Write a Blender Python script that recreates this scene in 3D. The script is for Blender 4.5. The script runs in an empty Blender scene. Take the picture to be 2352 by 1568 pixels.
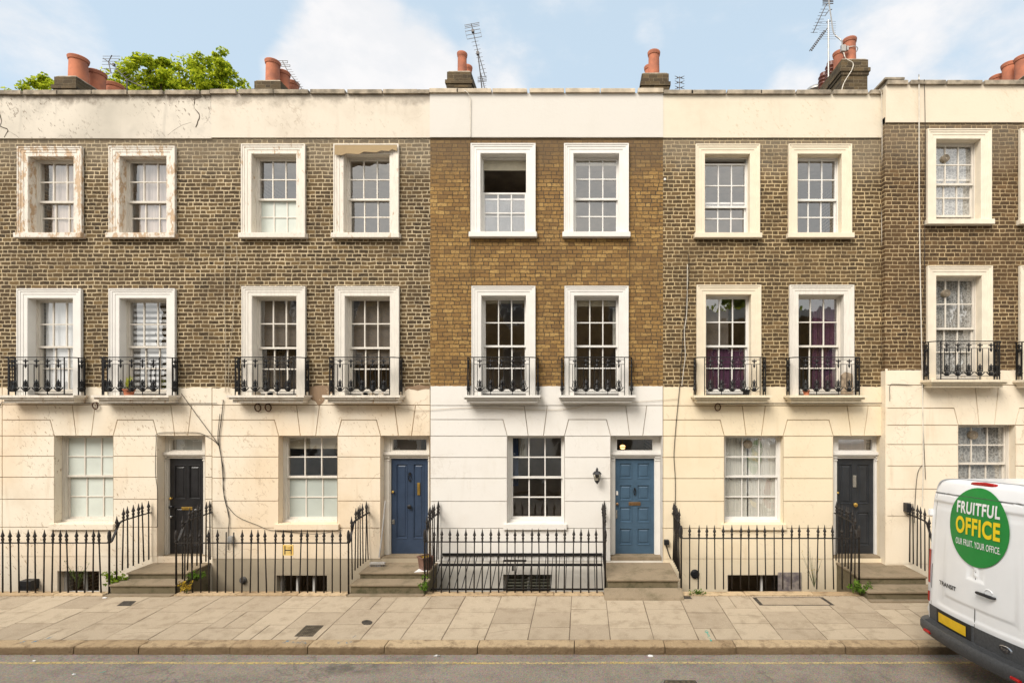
import bpy, bmesh, math, random
from mathutils import Vector, Matrix, noise
R = random.Random(7)
# ------------------------------------------------------------------ camera, world, light
sc = bpy.context.scene
COL = sc.collection
D = 10.4            # camera distance from the facade plane (y = 0)
CZ = 3.52           # eye height above the pavement
F = 1195.8          # focal length in units of the 2352-wide view of the photo
UC, VC = 1339.0, 919.0
cam = bpy.data.cameras.new("camera"); co = bpy.data.objects.new("camera", cam); COL.objects.link(co)
co.location = (0, -D, CZ); co.rotation_euler = (math.radians(90), 0, 0)
cam.sensor_width = 36; cam.lens = 36 * F / 2352
cam.shift_x = -(UC - 1176) / 2352; cam.shift_y = (VC - 784) / 2352
cam.clip_start = .05; cam.clip_end = 1500
sc.camera = co
SUN_EL, SUN_AZ = math.radians(46), math.radians(213)     # sky dome direction, behind the camera
w = bpy.data.worlds.new("World"); sc.world = w; w.use_nodes = True
sun = bpy.data.lights.new("sun", 'SUN'); so = bpy.data.objects.new("sun", sun); COL.objects.link(so)
sun.energy = 1.95; sun.angle = math.radians(30); sun.color = (1, .94, .86)
so.rotation_euler = (math.radians(44), 0, math.radians(-33))
sc.view_settings.view_transform = 'Standard'; sc.view_settings.look = 'None'
sc.view_settings.exposure = 1.0; sc.view_settings.gamma = 1
SKY_STRENGTH = .13
sc.cycles.max_bounces = 6; sc.cycles.transparent_max_bounces = 12
sc.cycles.diffuse_bounces = 3; sc.cycles.glossy_bounces = 3

def X(u, y=0): return (u - UC) * (D + y) / F
def Z(v, y=0): return CZ - (v - VC) * (D + y) / F
def P(u, v, y=0): return (X(u, y), y, Z(v, y))

# ------------------------------------------------------------------ node helpers
def nn(nt, t, **kw):
    n = nt.nodes.new(t)
    for k, v in kw.items():
        if k.startswith('_'): setattr(n, k[1:], v)
        else:
            key = int(k[1:]) if k[0] == 'i' and k[1:].isdigit() else k
            s = n.inputs[key]
            if isinstance(v, bpy.types.NodeSocket): nt.links.new(v, s)
            else: s.default_value = v
    return n
def M_(nt, op, a, b=0.0, c=0.0, clamp=False):
    return nn(nt, 'ShaderNodeMath', _operation=op, _use_clamp=clamp, i0=a, i1=b, i2=c).outputs[0]
def mix(nt, f, a, b, mode='MIX'):
    n = nt.nodes.new('ShaderNodeMix'); n.data_type = 'RGBA'; n.blend_type = mode
    for i, v in ((0, f), (6, a), (7, b)):
        if isinstance(v, bpy.types.NodeSocket): nt.links.new(v, n.inputs[i])
        else: n.inputs[i].default_value = v if i == 0 else (v if len(v) == 4 else (*v, 1))
    return n.outputs[2]
def ss(nt, x, a, b):   # smoothstep
    return nn(nt, 'ShaderNodeMapRange', _interpolation_type='SMOOTHSTEP', Value=x, i1=a, i2=b, i3=0.0, i4=1.0).outputs[0]
def pos(nt): return nn(nt, 'ShaderNodeNewGeometry').outputs['Position']
def vmul(nt, v, s):
    return nn(nt, 'ShaderNodeVectorMath', _operation='MULTIPLY', i0=v, i1=s).outputs[0]
def noi(nt, v, scale, detail=3, rough=.55, out=0):
    return nn(nt, 'ShaderNodeTexNoise', Vector=v, Scale=scale, Detail=detail, Roughness=rough).outputs[out]
def newmat(name):
    m = bpy.data.materials.new(name); m.use_nodes = True
    nt = m.node_tree; return m, nt, nt.nodes['Principled BSDF']
def bump(nt, b, h, strength=.4, dist=.01):
    nn_ = nn(nt, 'ShaderNodeBump', Strength=strength, Distance=dist, Height=h)
    nt.links.new(nn_.outputs[0], b.inputs['Normal'])
def setc(nt, b, c):
    if isinstance(c, bpy.types.NodeSocket): nt.links.new(c, b.inputs['Base Color'])
    else: b.inputs['Base Color'].default_value = (*c, 1)

def plain(name, c, rough=.6, metal=0, var=.12, scale=9, bmp=.15, spec=.4, c2=None):
    m, nt, b = newmat(name); p = pos(nt)
    n = noi(nt, p, scale, 5)
    dark = tuple(x * (1 - var * 2) for x in c) if c2 is None else c2
    setc(nt, b, mix(nt, ss(nt, n, .3, .7), dark, c))
    b.inputs['Roughness'].default_value = rough; b.inputs['Metallic'].default_value = metal
    b.inputs['Specular IOR Level'].default_value = spec
    if bmp: bump(nt, b, noi(nt, p, scale * 5, 4), bmp, .004)
    return m

def brick(name, cols, mortar, mw=.012, seed=0.0, topdust=.0, patch=(.25, .18, .10), patchamt=.25, dustc=(.30, .255, .19)):
    m, nt, b = newmat(name); p0 = pos(nt)
    wob = nn(nt, 'ShaderNodeVectorMath', _operation='SUBTRACT', i0=noi(nt, p0, 5, 2, out=1), i1=(.5, .5, .5)).outputs[0]
    p = nn(nt, 'ShaderNodeVectorMath', _operation='ADD', i0=p0, i1=vmul(nt, wob, (.034, .034, .030))).outputs[0]
    s = nn(nt, 'ShaderNodeSeparateXYZ', Vector=p)
    PP, CH, ST = .305, .0785, .655
    v = M_(nt, 'DIVIDE', M_(nt, 'ADD', s.outputs[2], 20 + seed), CH)
    row = M_(nt, 'FLOOR', v); fv = M_(nt, 'FRACT', v)
    par = M_(nt, 'FLOORED_MODULO', row, 2.0)
    rr = nn(nt, 'ShaderNodeTexWhiteNoise', _noise_dimensions='1D', W=row).outputs[0]
    u = M_(nt, 'ADD', M_(nt, 'DIVIDE', M_(nt, 'ADD', s.outputs[0], s.outputs[1]), PP),
           M_(nt, 'ADD', M_(nt, 'MULTIPLY', par, .5), M_(nt, 'MULTIPLY', rr, .22)))
    cell = M_(nt, 'FLOOR', u); fu = M_(nt, 'FRACT', u)
    # irregular split between stretcher and header
    cr = nn(nt, 'ShaderNodeTexWhiteNoise', _noise_dimensions='2D', Vector=nn(nt, 'ShaderNodeCombineXYZ', X=cell, Y=row).outputs[0]).outputs[0]
    st = M_(nt, 'ADD', ST - .04, M_(nt, 'MULTIPLY', cr, .08))
    hd = M_(nt, 'GREATER_THAN', fu, st)
    a = M_(nt, 'SUBTRACT', fu, M_(nt, 'MULTIPLY', hd, st))
    ln = M_(nt, 'ADD', st, M_(nt, 'MULTIPLY', hd, M_(nt, 'SUBTRACT', 1.0, M_(nt, 'MULTIPLY', st, 2.0))))
    du = M_(nt, 'MULTIPLY', M_(nt, 'MINIMUM', a, M_(nt, 'SUBTRACT', ln, a)), PP)
    dv = M_(nt, 'MULTIPLY', M_(nt, 'MINIMUM', fv, M_(nt, 'SUBTRACT', 1.0, fv)), CH)
    d = M_(nt, 'MINIMUM', du, M_(nt, 'MULTIPLY', dv, .92))
    d = M_(nt, 'ADD', d, M_(nt, 'MULTIPLY', M_(nt, 'SUBTRACT', noi(nt, p0, 28, 5, .75), .5), .020))
    d = M_(nt, 'ADD', d, M_(nt, 'MULTIPLY', M_(nt, 'SUBTRACT', noi(nt, p0, 1.6, 3), .5), .008))
    mort = M_(nt, 'SUBTRACT', 1.0, ss(nt, d, mw * .5 - .0025, mw * .5 + .0025))
    bid = nn(nt, 'ShaderNodeTexWhiteNoise', _noise_dimensions='2D', Vector=nn(nt, 'ShaderNodeCombineXYZ',
             X=M_(nt, 'ADD', M_(nt, 'MULTIPLY', cell, 2.0), hd), Y=row).outputs[0]).outputs[0]
    ramp = nn(nt, 'ShaderNodeValToRGB', Fac=bid)
    el = ramp.color_ramp.elements
    for i, c in enumerate(cols):
        if i < 2: e = el[i]
        else: e = el.new(.5)
        e.color = (*c, 1)
    for i, e in enumerate(sorted(el, key=lambda e: 0)): e.position = i / (len(cols))
    ramp.color_ramp.interpolation = 'LINEAR'
    bc = ramp.outputs[0]
    bc = mix(nt, M_(nt, 'MULTIPLY', ss(nt, noi(nt, vmul(nt, p0, (1, 1, 2.2)), 22, 6, .8), .44, .62), .8), bc, patch)
    bc = mix(nt, M_(nt, 'MULTIPLY', ss(nt, noi(nt, p0, .9, 3), .42, .68), patchamt), bc, patch)
    mc = mix(nt, ss(nt, noi(nt, p0, 2.2, 6, .7), .35, .68), mortar, tuple(x * .55 for x in mortar))
    vis = M_(nt, 'ADD', .68, M_(nt, 'MULTIPLY', ss(nt, noi(nt, p0, .75, 5, .65), .34, .62), .32))
    c = mix(nt, M_(nt, 'MULTIPLY', mort, vis), bc, mc)
    if topdust:
        dz = nn(nt, 'ShaderNodeSeparateXYZ', Vector=p0).outputs[2]
        g = M_(nt, 'MULTIPLY', ss(nt, M_(nt, 'ADD', dz, M_(nt, 'MULTIPLY', noi(nt, p0, 1.5, 3), 1.2)), 8.35, 9.2), topdust)
        c = mix(nt, g, c, dustc)
    setc(nt, b, c)
    b.inputs['Roughness'].default_value = .9; b.inputs['Specular IOR Level'].default_value = .2
    h = M_(nt, 'ADD', M_(nt, 'MULTIPLY', M_(nt, 'SUBTRACT', 1.0, mort), .6), M_(nt, 'MULTIPLY', noi(nt, p0, 60, 4), .6))
    bump(nt, b, h, .7, .008)
    return m

def stucco(name, c, stain=(.45, .36, .25), amt=.3, speck=0.0, speckc=(.28, .20, .12), streak=.25, wash=None, washamt=0, crack=0.0, topdirt=0):
    m, nt, b = newmat(name); p = pos(nt)
    a = ss(nt, noi(nt, p, 1.1, 5, .6), .45, .75)
    col = mix(nt, M_(nt, 'MULTIPLY', a, amt), c, stain)
    if wash: col = mix(nt, M_(nt, 'MULTIPLY', ss(nt, noi(nt, p, .45, 2), .4, .62), washamt), col, wash)
    sp = vmul(nt, p, (7, 7, .8))
    col = mix(nt, M_(nt, 'MULTIPLY', ss(nt, noi(nt, sp, 1.0, 4), .55, .8), streak), col, stain)
    if speck:
        q = vmul(nt, nn(nt, 'ShaderNodeVectorRotate', _rotation_type='Y_AXIS', Vector=p, Angle=.6).outputs[0], (1, 1, .38))
        k = M_(nt, 'MULTIPLY', ss(nt, noi(nt, q, 21, 5, .75), .585, .62), ss(nt, noi(nt, p, .8, 2), .40, .60))
        col = mix(nt, M_(nt, 'MULTIPLY', k, speck, clamp=True), col, speckc)
    if crack:
        wv = nn(nt, 'ShaderNodeVectorMath', _operation='ADD', i0=p, i1=vmul(nt, noi(nt, p, 2.5, 4, out=1), (.9, .9, .9))).outputs[0]
        vo = nn(nt, 'ShaderNodeTexVoronoi', _feature='DISTANCE_TO_EDGE', Vector=wv, Scale=.75).outputs[0]
        k = M_(nt, 'SUBTRACT', 1.0, ss(nt, vo, .0, .012))
        k = M_(nt, 'MULTIPLY', k, ss(nt, noi(nt, p, 1.3, 2), .48, .6))
        col = mix(nt, M_(nt, 'MULTIPLY', k, crack), col, speckc)
    if topdirt:
        z = nn(nt, 'ShaderNodeSeparateXYZ', Vector=p).outputs[2]
        zz = M_(nt, 'ADD', z, M_(nt, 'MULTIPLY', M_(nt, 'SUBTRACT', noi(nt, p, 2.3, 6, .7), .5), .9))
        col = mix(nt, M_(nt, 'MULTIPLY', ss(nt, zz, 9.36, 9.62), topdirt), col, (.16, .13, .10))
    setc(nt, b, col); b.inputs['Roughness'].default_value = .75; b.inputs['Specular IOR Level'].default_value = .25
    bump(nt, b, M_(nt, 'ADD', noi(nt, p, 25, 5), noi(nt, p, 3, 3)), .25, .01)
    return m

def peeling(name, c, amt=.5, under=(.34, .24, .15)):
    """painted timber or stucco trim with flaked patches"""
    m, nt, b = newmat(name); p = pos(nt)
    q = vmul(nt, p, (1, 1, .38))
    k = ss(nt, noi(nt, q, 9.5, 8, .78), .72 - amt * .28, .74 - amt * .28)
    z = nn(nt, 'ShaderNodeTexNoise', Vector=vmul(nt, p, (30, 30, 5)), Scale=1.0).outputs[0]
    col = mix(nt, ss(nt, z, .35, .7), c, tuple(x * .9 for x in c))
    u = mix(nt, noi(nt, p, 14, 3), under, tuple(min(1, x * 1.9) for x in under))
    col = mix(nt, k, col, u)
    col = mix(nt, M_(nt, 'MULTIPLY', ss(nt, noi(nt, q, 26, 4, .7), .64, .7), min(1, amt * 1.6)), col, under)
    setc(nt, b, col); b.inputs['Roughness'].default_value = .65
    bump(nt, b, M_(nt, 'SUBTRACT', 1.0, k), .5, .004)
    return m

def glassmat(name, ior=1.7, tint=(1, 1, 1), rough=.0):
    m = bpy.data.materials.new(name); m.use_nodes = True; nt = m.node_tree; nt.nodes.clear()
    p = pos(nt)
    bm = nn(nt, 'ShaderNodeBump', Strength=.25, Distance=.01, Height=noi(nt, p, 2.4, 2))
    gm = nn(nt, 'ShaderNodeNewGeometry'); f0 = ((ior - 1) / (ior + 1)) ** 2 * 1.15
    cd = M_(nt, 'ABSOLUTE', nn(nt, 'ShaderNodeVectorMath', _operation='DOT_PRODUCT', i0=gm.outputs['Incoming'], i1=gm.outputs['Normal']).outputs['Value'])
    fr = nn(nt, 'ShaderNodeMath', _operation='MULTIPLY_ADD', i0=M_(nt, 'POWER', M_(nt, 'SUBTRACT', 1.0, cd, clamp=True), 5.0), i1=1 - f0, i2=f0)
    t = nn(nt, 'ShaderNodeBsdfTransparent', Color=(*tint, 1))
    g = nn(nt, 'ShaderNodeBsdfGlossy', Roughness=rough, Color=(1, 1, 1, 1), Normal=bm.outputs[0])
    ms = nn(nt, 'ShaderNodeMixShader', Fac=fr.outputs[0]); nt.links.new(t.outputs[0], ms.inputs[1]); nt.links.new(g.outputs[0], ms.inputs[2])
    o = nn(nt, 'ShaderNodeOutputMaterial', Surface=ms.outputs[0]); return m

def cloth(name, c, trans=.0, stripes=None, lace=False):
    m, nt, b = newmat(name); p = pos(nt)
    s = vmul(nt, p, (30, 30, 1.2)); n = noi(nt, s, 1.0, 3)
    col = mix(nt, ss(nt, n, .35, .7), tuple(x * .86 for x in c), c)
    if lace:
        vo = nn(nt, 'ShaderNodeTexVoronoi', _feature='DISTANCE_TO_EDGE', Vector=p, Scale=16).outputs[0]
        col = mix(nt, ss(nt, vo, .05, .16), col, tuple(x * .5 for x in c))
    setc(nt, b, col); b.inputs['Roughness'].default_value = .9; b.inputs['Specular IOR Level'].default_value = .1
    return m

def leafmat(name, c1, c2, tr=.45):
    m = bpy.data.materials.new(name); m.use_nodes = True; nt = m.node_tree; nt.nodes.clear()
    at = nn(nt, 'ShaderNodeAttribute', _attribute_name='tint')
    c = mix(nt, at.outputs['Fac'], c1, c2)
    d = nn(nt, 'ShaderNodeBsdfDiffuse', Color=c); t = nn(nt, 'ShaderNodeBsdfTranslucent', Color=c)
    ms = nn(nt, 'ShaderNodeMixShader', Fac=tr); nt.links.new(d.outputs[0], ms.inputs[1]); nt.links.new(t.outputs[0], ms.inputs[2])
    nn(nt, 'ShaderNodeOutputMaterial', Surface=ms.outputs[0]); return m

# ------------------------------------------------------------------ sky
def build_sky():
    nt = w.node_tree; nt.nodes.clear()
    sky = nn(nt, 'ShaderNodeTexSky', _sky_type='NISHITA', _sun_disc=False, _sun_elevation=SUN_EL, _sun_rotation=SUN_AZ,
             _air_density=1.0, _dust_density=1.6, _ozone_density=1.0)
    tc = nn(nt, 'ShaderNodeTexCoord').outputs['Generated']
    dirv = nn(nt, 'ShaderNodeVectorMath', _operation='NORMALIZE', i0=tc).outputs[0]
    q = vmul(nt, dirv, (1, 1, 1.9))
    n1 = noi(nt, q, 3.3, 9, .56); n2 = noi(nt, q, 9.5, 7, .6)
    dens = M_(nt, 'ADD', M_(nt, 'MULTIPLY', n1, .7), M_(nt, 'MULTIPLY', n2, .3))
    tot = None
    def blob(u, v, r, k):
        d = Vector(((u - UC) / F, 1, (VC - v) / F)).normalized()
        dp = nn(nt, 'ShaderNodeVectorMath', _operation='DOT_PRODUCT', i0=dirv, i1=tuple(d)).outputs['Value']
        c = math.cos(r)
        return M_(nt, 'MULTIPLY', ss(nt, dp, c, 1 - (1 - c) * .08), k)
    for u, v, r, k in ((820, 135, .13, .42), (700, 180, .07, .34), (950, 190, .12, .36), (1130, 120, .10, .17), (1290, 45, .09, .13), (1230, 110, .07, .14),
                       (40, 10, .10, .12), (2150, 30, .15, .12), (2130, 110, .045, .16), (1300, 190, .07, .10),
                       (1820, 215, .05, .13), (1490, 90, .03, .08), (2330, 60, .1, .14)):
        b = blob(u, v, r, k)
        tot = b if tot is None else M_(nt, 'MAXIMUM', tot, b)
    mask = ss(nt, M_(nt, 'ADD', dens, tot), .52, .79)
    s2 = nn(nt, 'ShaderNodeSeparateXYZ', Vector=dirv)
    behind = ss(nt, M_(nt, 'MULTIPLY', s2.outputs[1], -1.0), .0, .5)      # unseen bright cloud added behind the camera as warm fill light
    over = M_(nt, 'MULTIPLY', behind, M_(nt, 'ADD', .62, M_(nt, 'MULTIPLY', ss(nt, dens, .42, .62), .35)), clamp=True)
    mask = M_(nt, 'MAXIMUM', mask, over, clamp=True)
    shade = mix(nt, behind, mix(nt, ss(nt, n2, .35, .65), CLOUD_B, CLOUD_A), CLOUD_FILL)
    skyc = mix(nt, .80, sky.outputs[0], SKY_HAZE)
    c = mix(nt, mask, skyc, shade)
    bg = nn(nt, 'ShaderNodeBackground', Color=c, Strength=SKY_STRENGTH)
    nn(nt, 'ShaderNodeOutputWorld', Surface=bg.outputs[0])
CLOUD_A = (3.75, 3.72, 3.75); CLOUD_B = (3.4, 3.45, 3.55); SKY_HAZE = (2.55, 3.10, 3.50); CLOUD_FILL = (7.6, 7.2, 6.6)
build_sky()

# ------------------------------------------------------------------ mesh helpers
ORG = {}
class MB:
    def __init__(s): s.v = []; s.f = []; s.t = []
    def add(s, vs, fs, t=None):
        o = len(s.v); s.v += [tuple(v) for v in vs]; s.f += [tuple(i + o for i in f) for f in fs]
        s.t += [t if t is not None else .5] * len(fs); return s
    def box(s, x0, x1, y0, y1, z0, z1, t=None):
        if x0 > x1: x0, x1 = x1, x0
        if y0 > y1: y0, y1 = y1, y0
        if z0 > z1: z0, z1 = z1, z0
        return s.add([(x0,y0,z0),(x1,y0,z0),(x1,y1,z0),(x0,y1,z0),(x0,y0,z1),(x1,y0,z1),(x1,y1,z1),(x0,y1,z1)],
              [(0,3,2,1),(4,5,6,7),(0,1,5,4),(1,2,6,5),(2,3,7,6),(3,0,4,7)], t)
    def cbox(s, x0, x1, y0, y1, z0, z1, c=.01, t=None):
        """box with chamfered vertical and top edges"""
        X0, X1, Y0, Y1 = x0 + c, x1 - c, y0 + c, y1 - c
        vs = [(x0,y0,z0),(x1,y0,z0),(x1,y1,z0),(x0,y1,z0),(x0,y0,z1-c),(x1,y0,z1-c),(x1,y1,z1-c),(x0,y1,z1-c),
              (X0,Y0,z1),(X1,Y0,z1),(X1,Y1,z1),(X0,Y1,z1)]
        return s.add(vs, [(0,3,2,1),(0,1,5,4),(1,2,6,5),(2,3,7,6),(3,0,4,7),(4,5,9,8),(5,6,10,9),(6,7,11,10),(7,4,8,11),(8,9,10,11)], t)
    def tube(s, pts, r, n=6, t=None, cap=True):
        pts = [Vector(p) for p in pts]
        rs = r if isinstance(r, (list, tuple)) else [r] * len(pts)
        vs = []; fs = []
        for i, p in enumerate(pts):
            a = pts[max(0, i - 1)]; b = pts[min(len(pts) - 1, i + 1)]
            d = (b - a).normalized() if (b - a).length > 1e-9 else Vector((0, 0, 1))
            up = Vector((0, 0, 1)) if abs(d.z) < .9 else Vector((0, 1, 0))
            e1 = d.cross(up).normalized(); e2 = e1.cross(d).normalized()
            for k in range(n):
                an = 2 * math.pi * (k + .5) / n
                vs.append(p + (e1 * math.cos(an) + e2 * math.sin(an)) * rs[i])
        for i in range(len(pts) - 1):
            for k in range(n):
                a, b = i * n + k, i * n + (k + 1) % n
                fs.append((a, b, b + n, a + n))
        if cap: fs += [tuple(reversed(range(n))), tuple(range((len(pts) - 1) * n, len(pts) * n))]
        return s.add(vs, fs, t)
    def lathe(s, c, prof, n=10, t=None):
        vs = []; fs = []
        for r, z in prof:
            for k in range(n):
                a = 2 * math.pi * k / n; vs.append((c[0] + r * math.cos(a), c[1] + r * math.sin(a), c[2] + z))
        for i in range(len(prof) - 1):
            for k in range(n):
                a, b = i * n + k, i * n + (k + 1) % n; fs.append((a, b, b + n, a + n))
        fs.append(tuple(reversed(range(n)))); fs.append(tuple(range((len(prof) - 1) * n, len(prof) * n)))
        return s.add(vs, fs, t)
    def prism(s, poly, y0, y1, t=None):
        """polygon in x,z pulled from y0 (front) to y1 (back)"""
        n = len(poly); vs = [(x, y0, z) for x, z in poly] + [(x, y1, z) for x, z in poly]
        fs = [tuple(range(n)), tuple(reversed(range(n, 2 * n)))] + [(i, i + n, (i + 1) % n + n, (i + 1) % n) for i in range(n)]
        return s.add(vs, fs, t)
    def prismz(s, poly, z0, z1, t=None):
        n = len(poly); vs = [(x, y, z1) for x, y in poly] + [(x, y, z0) for x, y in poly]
        fs = [tuple(range(n)), tuple(reversed(range(n, 2 * n)))] + [(i, i + n, (i + 1) % n + n, (i + 1) % n) for i in range(n)]
        return s.add(vs, fs, t)
    def build(s, name, m, parent=None, smooth=False, tint=False, recalc=True, bev=0):
        o = ORG.get(parent.name, Vector()) if parent else Vector()
        me = bpy.data.meshes.new(name)
        me.from_pydata([Vector(v) - o for v in s.v], [], s.f); me.update()
        if recalc or bev:
            b = bmesh.new(); b.from_mesh(me)
            if recalc: bmesh.ops.recalc_face_normals(b, faces=b.faces)
            if bev:
                ed = [e for e in b.edges if len(e.link_faces) == 2 and e.calc_face_angle(0) > .6]
                bmesh.ops.bevel(b, geom=ed, offset=bev, segments=2, affect='EDGES', clamp_overlap=True)
            b.to_mesh(me); b.free()
        if smooth:
            for p in me.polygons: p.use_smooth = True
            try: me.set_sharp_from_angle(angle=math.radians(38))
            except Exception: pass
        if tint:
            a = me.attributes.new('tint', 'FLOAT', 'FACE'); a.data.foreach_set('value', s.t)
        me.materials.append(m)
        ob = bpy.data.objects.new(name, me); COL.objects.link(ob)
        if parent: ob.parent = parent; ORG[ob.name] = o
        return ob

def thing(name, label, cat, loc=(0, 0, 0), group=None):
    o = bpy.data.objects.new(name, None); COL.objects.link(o); o.empty_display_size = .1
    o.location = loc; o['label'] = label; o['category'] = cat
    if group: o['group'] = group
    o['kind'] = 'thing'; ORG[o.name] = Vector(loc); return o
def tag(o, label, cat, group=None):
    o['label'] = label; o['category'] = cat
    if group: o['group'] = group
    o['kind'] = 'thing'; return o
def struct(o, kind='structure'): o['kind'] = kind; return o

# ------------------------------------------------------------------ materials
DK = [(.022, .017, .012), (.055, .038, .022), (.110, .073, .036), (.070, .048, .026), (.032, .024, .017), (.19, .125, .055)]
brick_dark = brick("sooty_stock_brick", DK, (.62, .50, .32), .0165, 0, .35, (.120, .078, .038), .35)
brick_mid = brick("weathered_stock_brick", [(.030, .021, .013), (.06, .040, .022), (.11, .070, .034), (.075, .05, .027), (.042, .030, .019), (.17, .108, .05)],
                  (.60, .46, .26), .0155, .02, .4, (.14, .09, .042), .35)
brick_yellow = brick("cleaned_yellow_brick", [(.32, .19, .062), (.25, .142, .050), (.36, .215, .072), (.19, .11, .044), (.30, .175, .060), (.44, .28, .10)],
                     (.085, .060, .036), .0150, .01, .7, (.155, .09, .038), .4, dustc=(.12, .083, .05))
brick_red = brick("brown_stock_brick", [(.026, .019, .013), (.055, .036, .021), (.10, .062, .031), (.07, .045, .024), (.038, .027, .018), (.15, .092, .044)],
                  (.50, .375, .21), .0145, .03, .25, (.12, .068, .03), .35)
brick_stack = brick("chimney_brick", [(.055, .040, .024), (.085, .060, .034), (.13, .09, .045), (.075, .052, .03), (.05, .038, .025), (.16, .11, .055)], (.17, .135, .085), .012, .05, 0, (.085, .065, .04), .45)
MS = dict(
 h1=stucco("dirty_cream_stucco", (.77, .69, .56), (.56, .44, .30), .45, .85, (.36, .25, .15), .5, (.74, .55, .36), .35, .35),
 h2=stucco("aged_cream_stucco", (.78, .69, .555), (.60, .46, .30), .45, .6, (.40, .28, .17), .5, (.76, .56, .34), .4, .5),
 h3=stucco("fresh_white_stucco", (.745, .715, .665), (.64, .59, .52), .45, .08, streak=.4, crack=.12),
 h4=stucco("cream_yellow_stucco", (.79, .675, .49), (.68, .55, .36), .45, .2, streak=.5, crack=.15),
 h5=stucco("pale_cream_stucco", (.79, .69, .54), (.62, .50, .35), .45, .35, streak=.5, crack=.3))
MP = dict(
 h1=stucco("flaking_parapet_render", (.62, .56, .47), (.36, .33, .28), .65, .95, (.22, .18, .14), .55, (.44, .40, .33), .6, crack=1, topdirt=.95),
 h2=stucco("aged_parapet_render", (.64, .57, .47), (.46, .39, .30), .5, .35, (.36, .28, .2), .35, crack=.5, topdirt=.55),
 h3=stucco("smooth_white_render", (.62, .585, .53), (.56, .52, .46), .3, 0, streak=.1),
 h4=stucco("cream_parapet_render", (.66, .585, .46), (.52, .44, .33), .45, .5, (.45, .34, .2), .3),
 h5=stucco("pale_parapet_render", (.68, .59, .46), (.56, .47, .35), .4, .3, (.45, .34, .2), .25))
JM = {k: plain('joint_dirt_' + k, c, .9, var=.25, scale=3) for k, c in dict(h1=(.55, .39, .23), h2=(.55, .39, .22), h3=(.66, .58, .48), h4=(.56, .41, .22), h5=(.46, .32, .19)).items()}
grey_plinth = stucco("beige_grey_plinth", (.42, .35, .25), (.30, .25, .18), .5, .1)
rough_white = stucco("rough_white_plinth", (.72, .675, .60), (.54, .49, .40), .4, .15, streak=.3)
coping_m = plain("stone_coping", (.42, .35, .26), .9, var=.3, scale=6, bmp=.4)
coping_light = plain("pale_stone_coping", (.60, .50, .37), .9, var=.18, scale=6, bmp=.4)
white_paint = plain("white_gloss_paint", (.74, .715, .67), .35, var=.03, scale=4, bmp=.03)
white_trim = plain("white_painted_render", (.74, .71, .66), .5, var=.03, scale=5, bmp=.08)
cream_trim = plain("cream_painted_render", (.76, .66, .50), .55, var=.04, scale=5, bmp=.1)
cream_trim2 = plain("pale_cream_render", (.76, .67, .53), .55, var=.05, scale=5, bmp=.1)
peel_heavy = peeling("badly_peeling_paint", (.72, .66, .57), .72)
peel_mid = peeling("peeling_paint", (.72, .655, .56), .45)
peel_light = peeling("slightly_chipped_paint", (.72, .67, .59), .2, (.42, .32, .22))
old_white = peeling("old_window_paint", (.66, .61, .53), .25, (.36, .29, .2))
iron = plain("black_iron", (.022, .021, .021), .45, .3, var=.3, scale=30, bmp=.3)
iron_worn = plain("worn_black_iron", (.035, .028, .023), .6, .2, var=.3, scale=22, bmp=.5, c2=(.012, .011, .011))
glass = glassmat("window_glass", 2.35)
glass_grey = glassmat("sky_grey_glass", 2.3)
frost = plain("frosted_pane", (.46, .50, .46), .25, var=.08, scale=1.5, bmp=0)
frost_pale = plain("pale_frosted_pane", (.62, .66, .60), .25, var=.08, scale=1.5, bmp=0)
dark_room = plain("dim_interior", (.52, .44, .35), .9, var=.2, scale=2, bmp=0)
floor_in = plain("interior_floor", (.12, .09, .07), .8, bmp=0)
blind_cream = plain("cream_roller_blind", (.55, .50, .38), .8, var=.06, bmp=0)
net = cloth("white_net_curtain", (.60, .59, .53)); net_pink = cloth("pale_curtain", (.47, .41, .37))
lace = cloth("lace_curtain", (.50, .49, .46), lace=True)
purple = cloth("purple_curtain", (.085, .034, .066)); blue_c = cloth("blue_curtain", (.03, .06, .14))
dark_blind = plain("dark_slatted_blind", (.13, .11, .09), .6, var=.15, scale=3, bmp=0)
white_blind = plain("white_blind", (.60, .61, .61), .6, var=.05, scale=3, bmp=0)
slate = plain("slate_roof", (.10, .10, .11), .7, scale=4)
terracotta = plain("terracotta", (.50, .17, .085), .8, var=.3, scale=3.2, bmp=.4, c2=(.27, .10, .06))
terracotta_dark = plain("dark_glazed_terracotta", (.20, .06, .035), .35, var=.2, scale=7, bmp=.1)
pot_rim = plain("weathered_pot_rim", (.42, .20, .12), .8, var=.2, scale=9)
alu = plain("aerial_metal", (.10, .09, .085), .45, .5, scale=20, bmp=0)
alu_pale = plain("galvanised_pole", (.42, .40, .37), .45, .6, scale=20, bmp=0)
brass = plain("brass", (.62, .40, .10), .3, .8, scale=20, bmp=0)
bronze = plain("dull_bronze", (.30, .18, .09), .4, .7, scale=20, bmp=0)
chrome = plain("worn_chrome", (.6, .6, .58), .25, .9, scale=20, bmp=0)
door_black = plain("black_door_paint", (.022, .021, .022), .28, var=.2, scale=4, bmp=.04, spec=.5)
door_navy = plain("navy_door_paint", (.034, .055, .098), .42, var=.1, scale=4, bmp=.05)
door_teal = plain("slate_blue_door_paint", (.058, .108, .165), .42, var=.1, scale=4, bmp=.05)
door_char = plain("charcoal_door_paint", (.030, .033, .038), .3, var=.15, scale=4, bmp=.04)
cable_dark = plain("dark_cable", (.035, .028, .022), .6, scale=10, bmp=0)
cable_pale = plain("pale_cable", (.52, .44, .32), .6, scale=10, bmp=0)
cable_white = plain("white_cable", (.72, .66, .56), .5, scale=10, bmp=0)
rust = plain("rusty_iron", (.12, .05, .025), .85, var=.3, scale=20)
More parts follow.
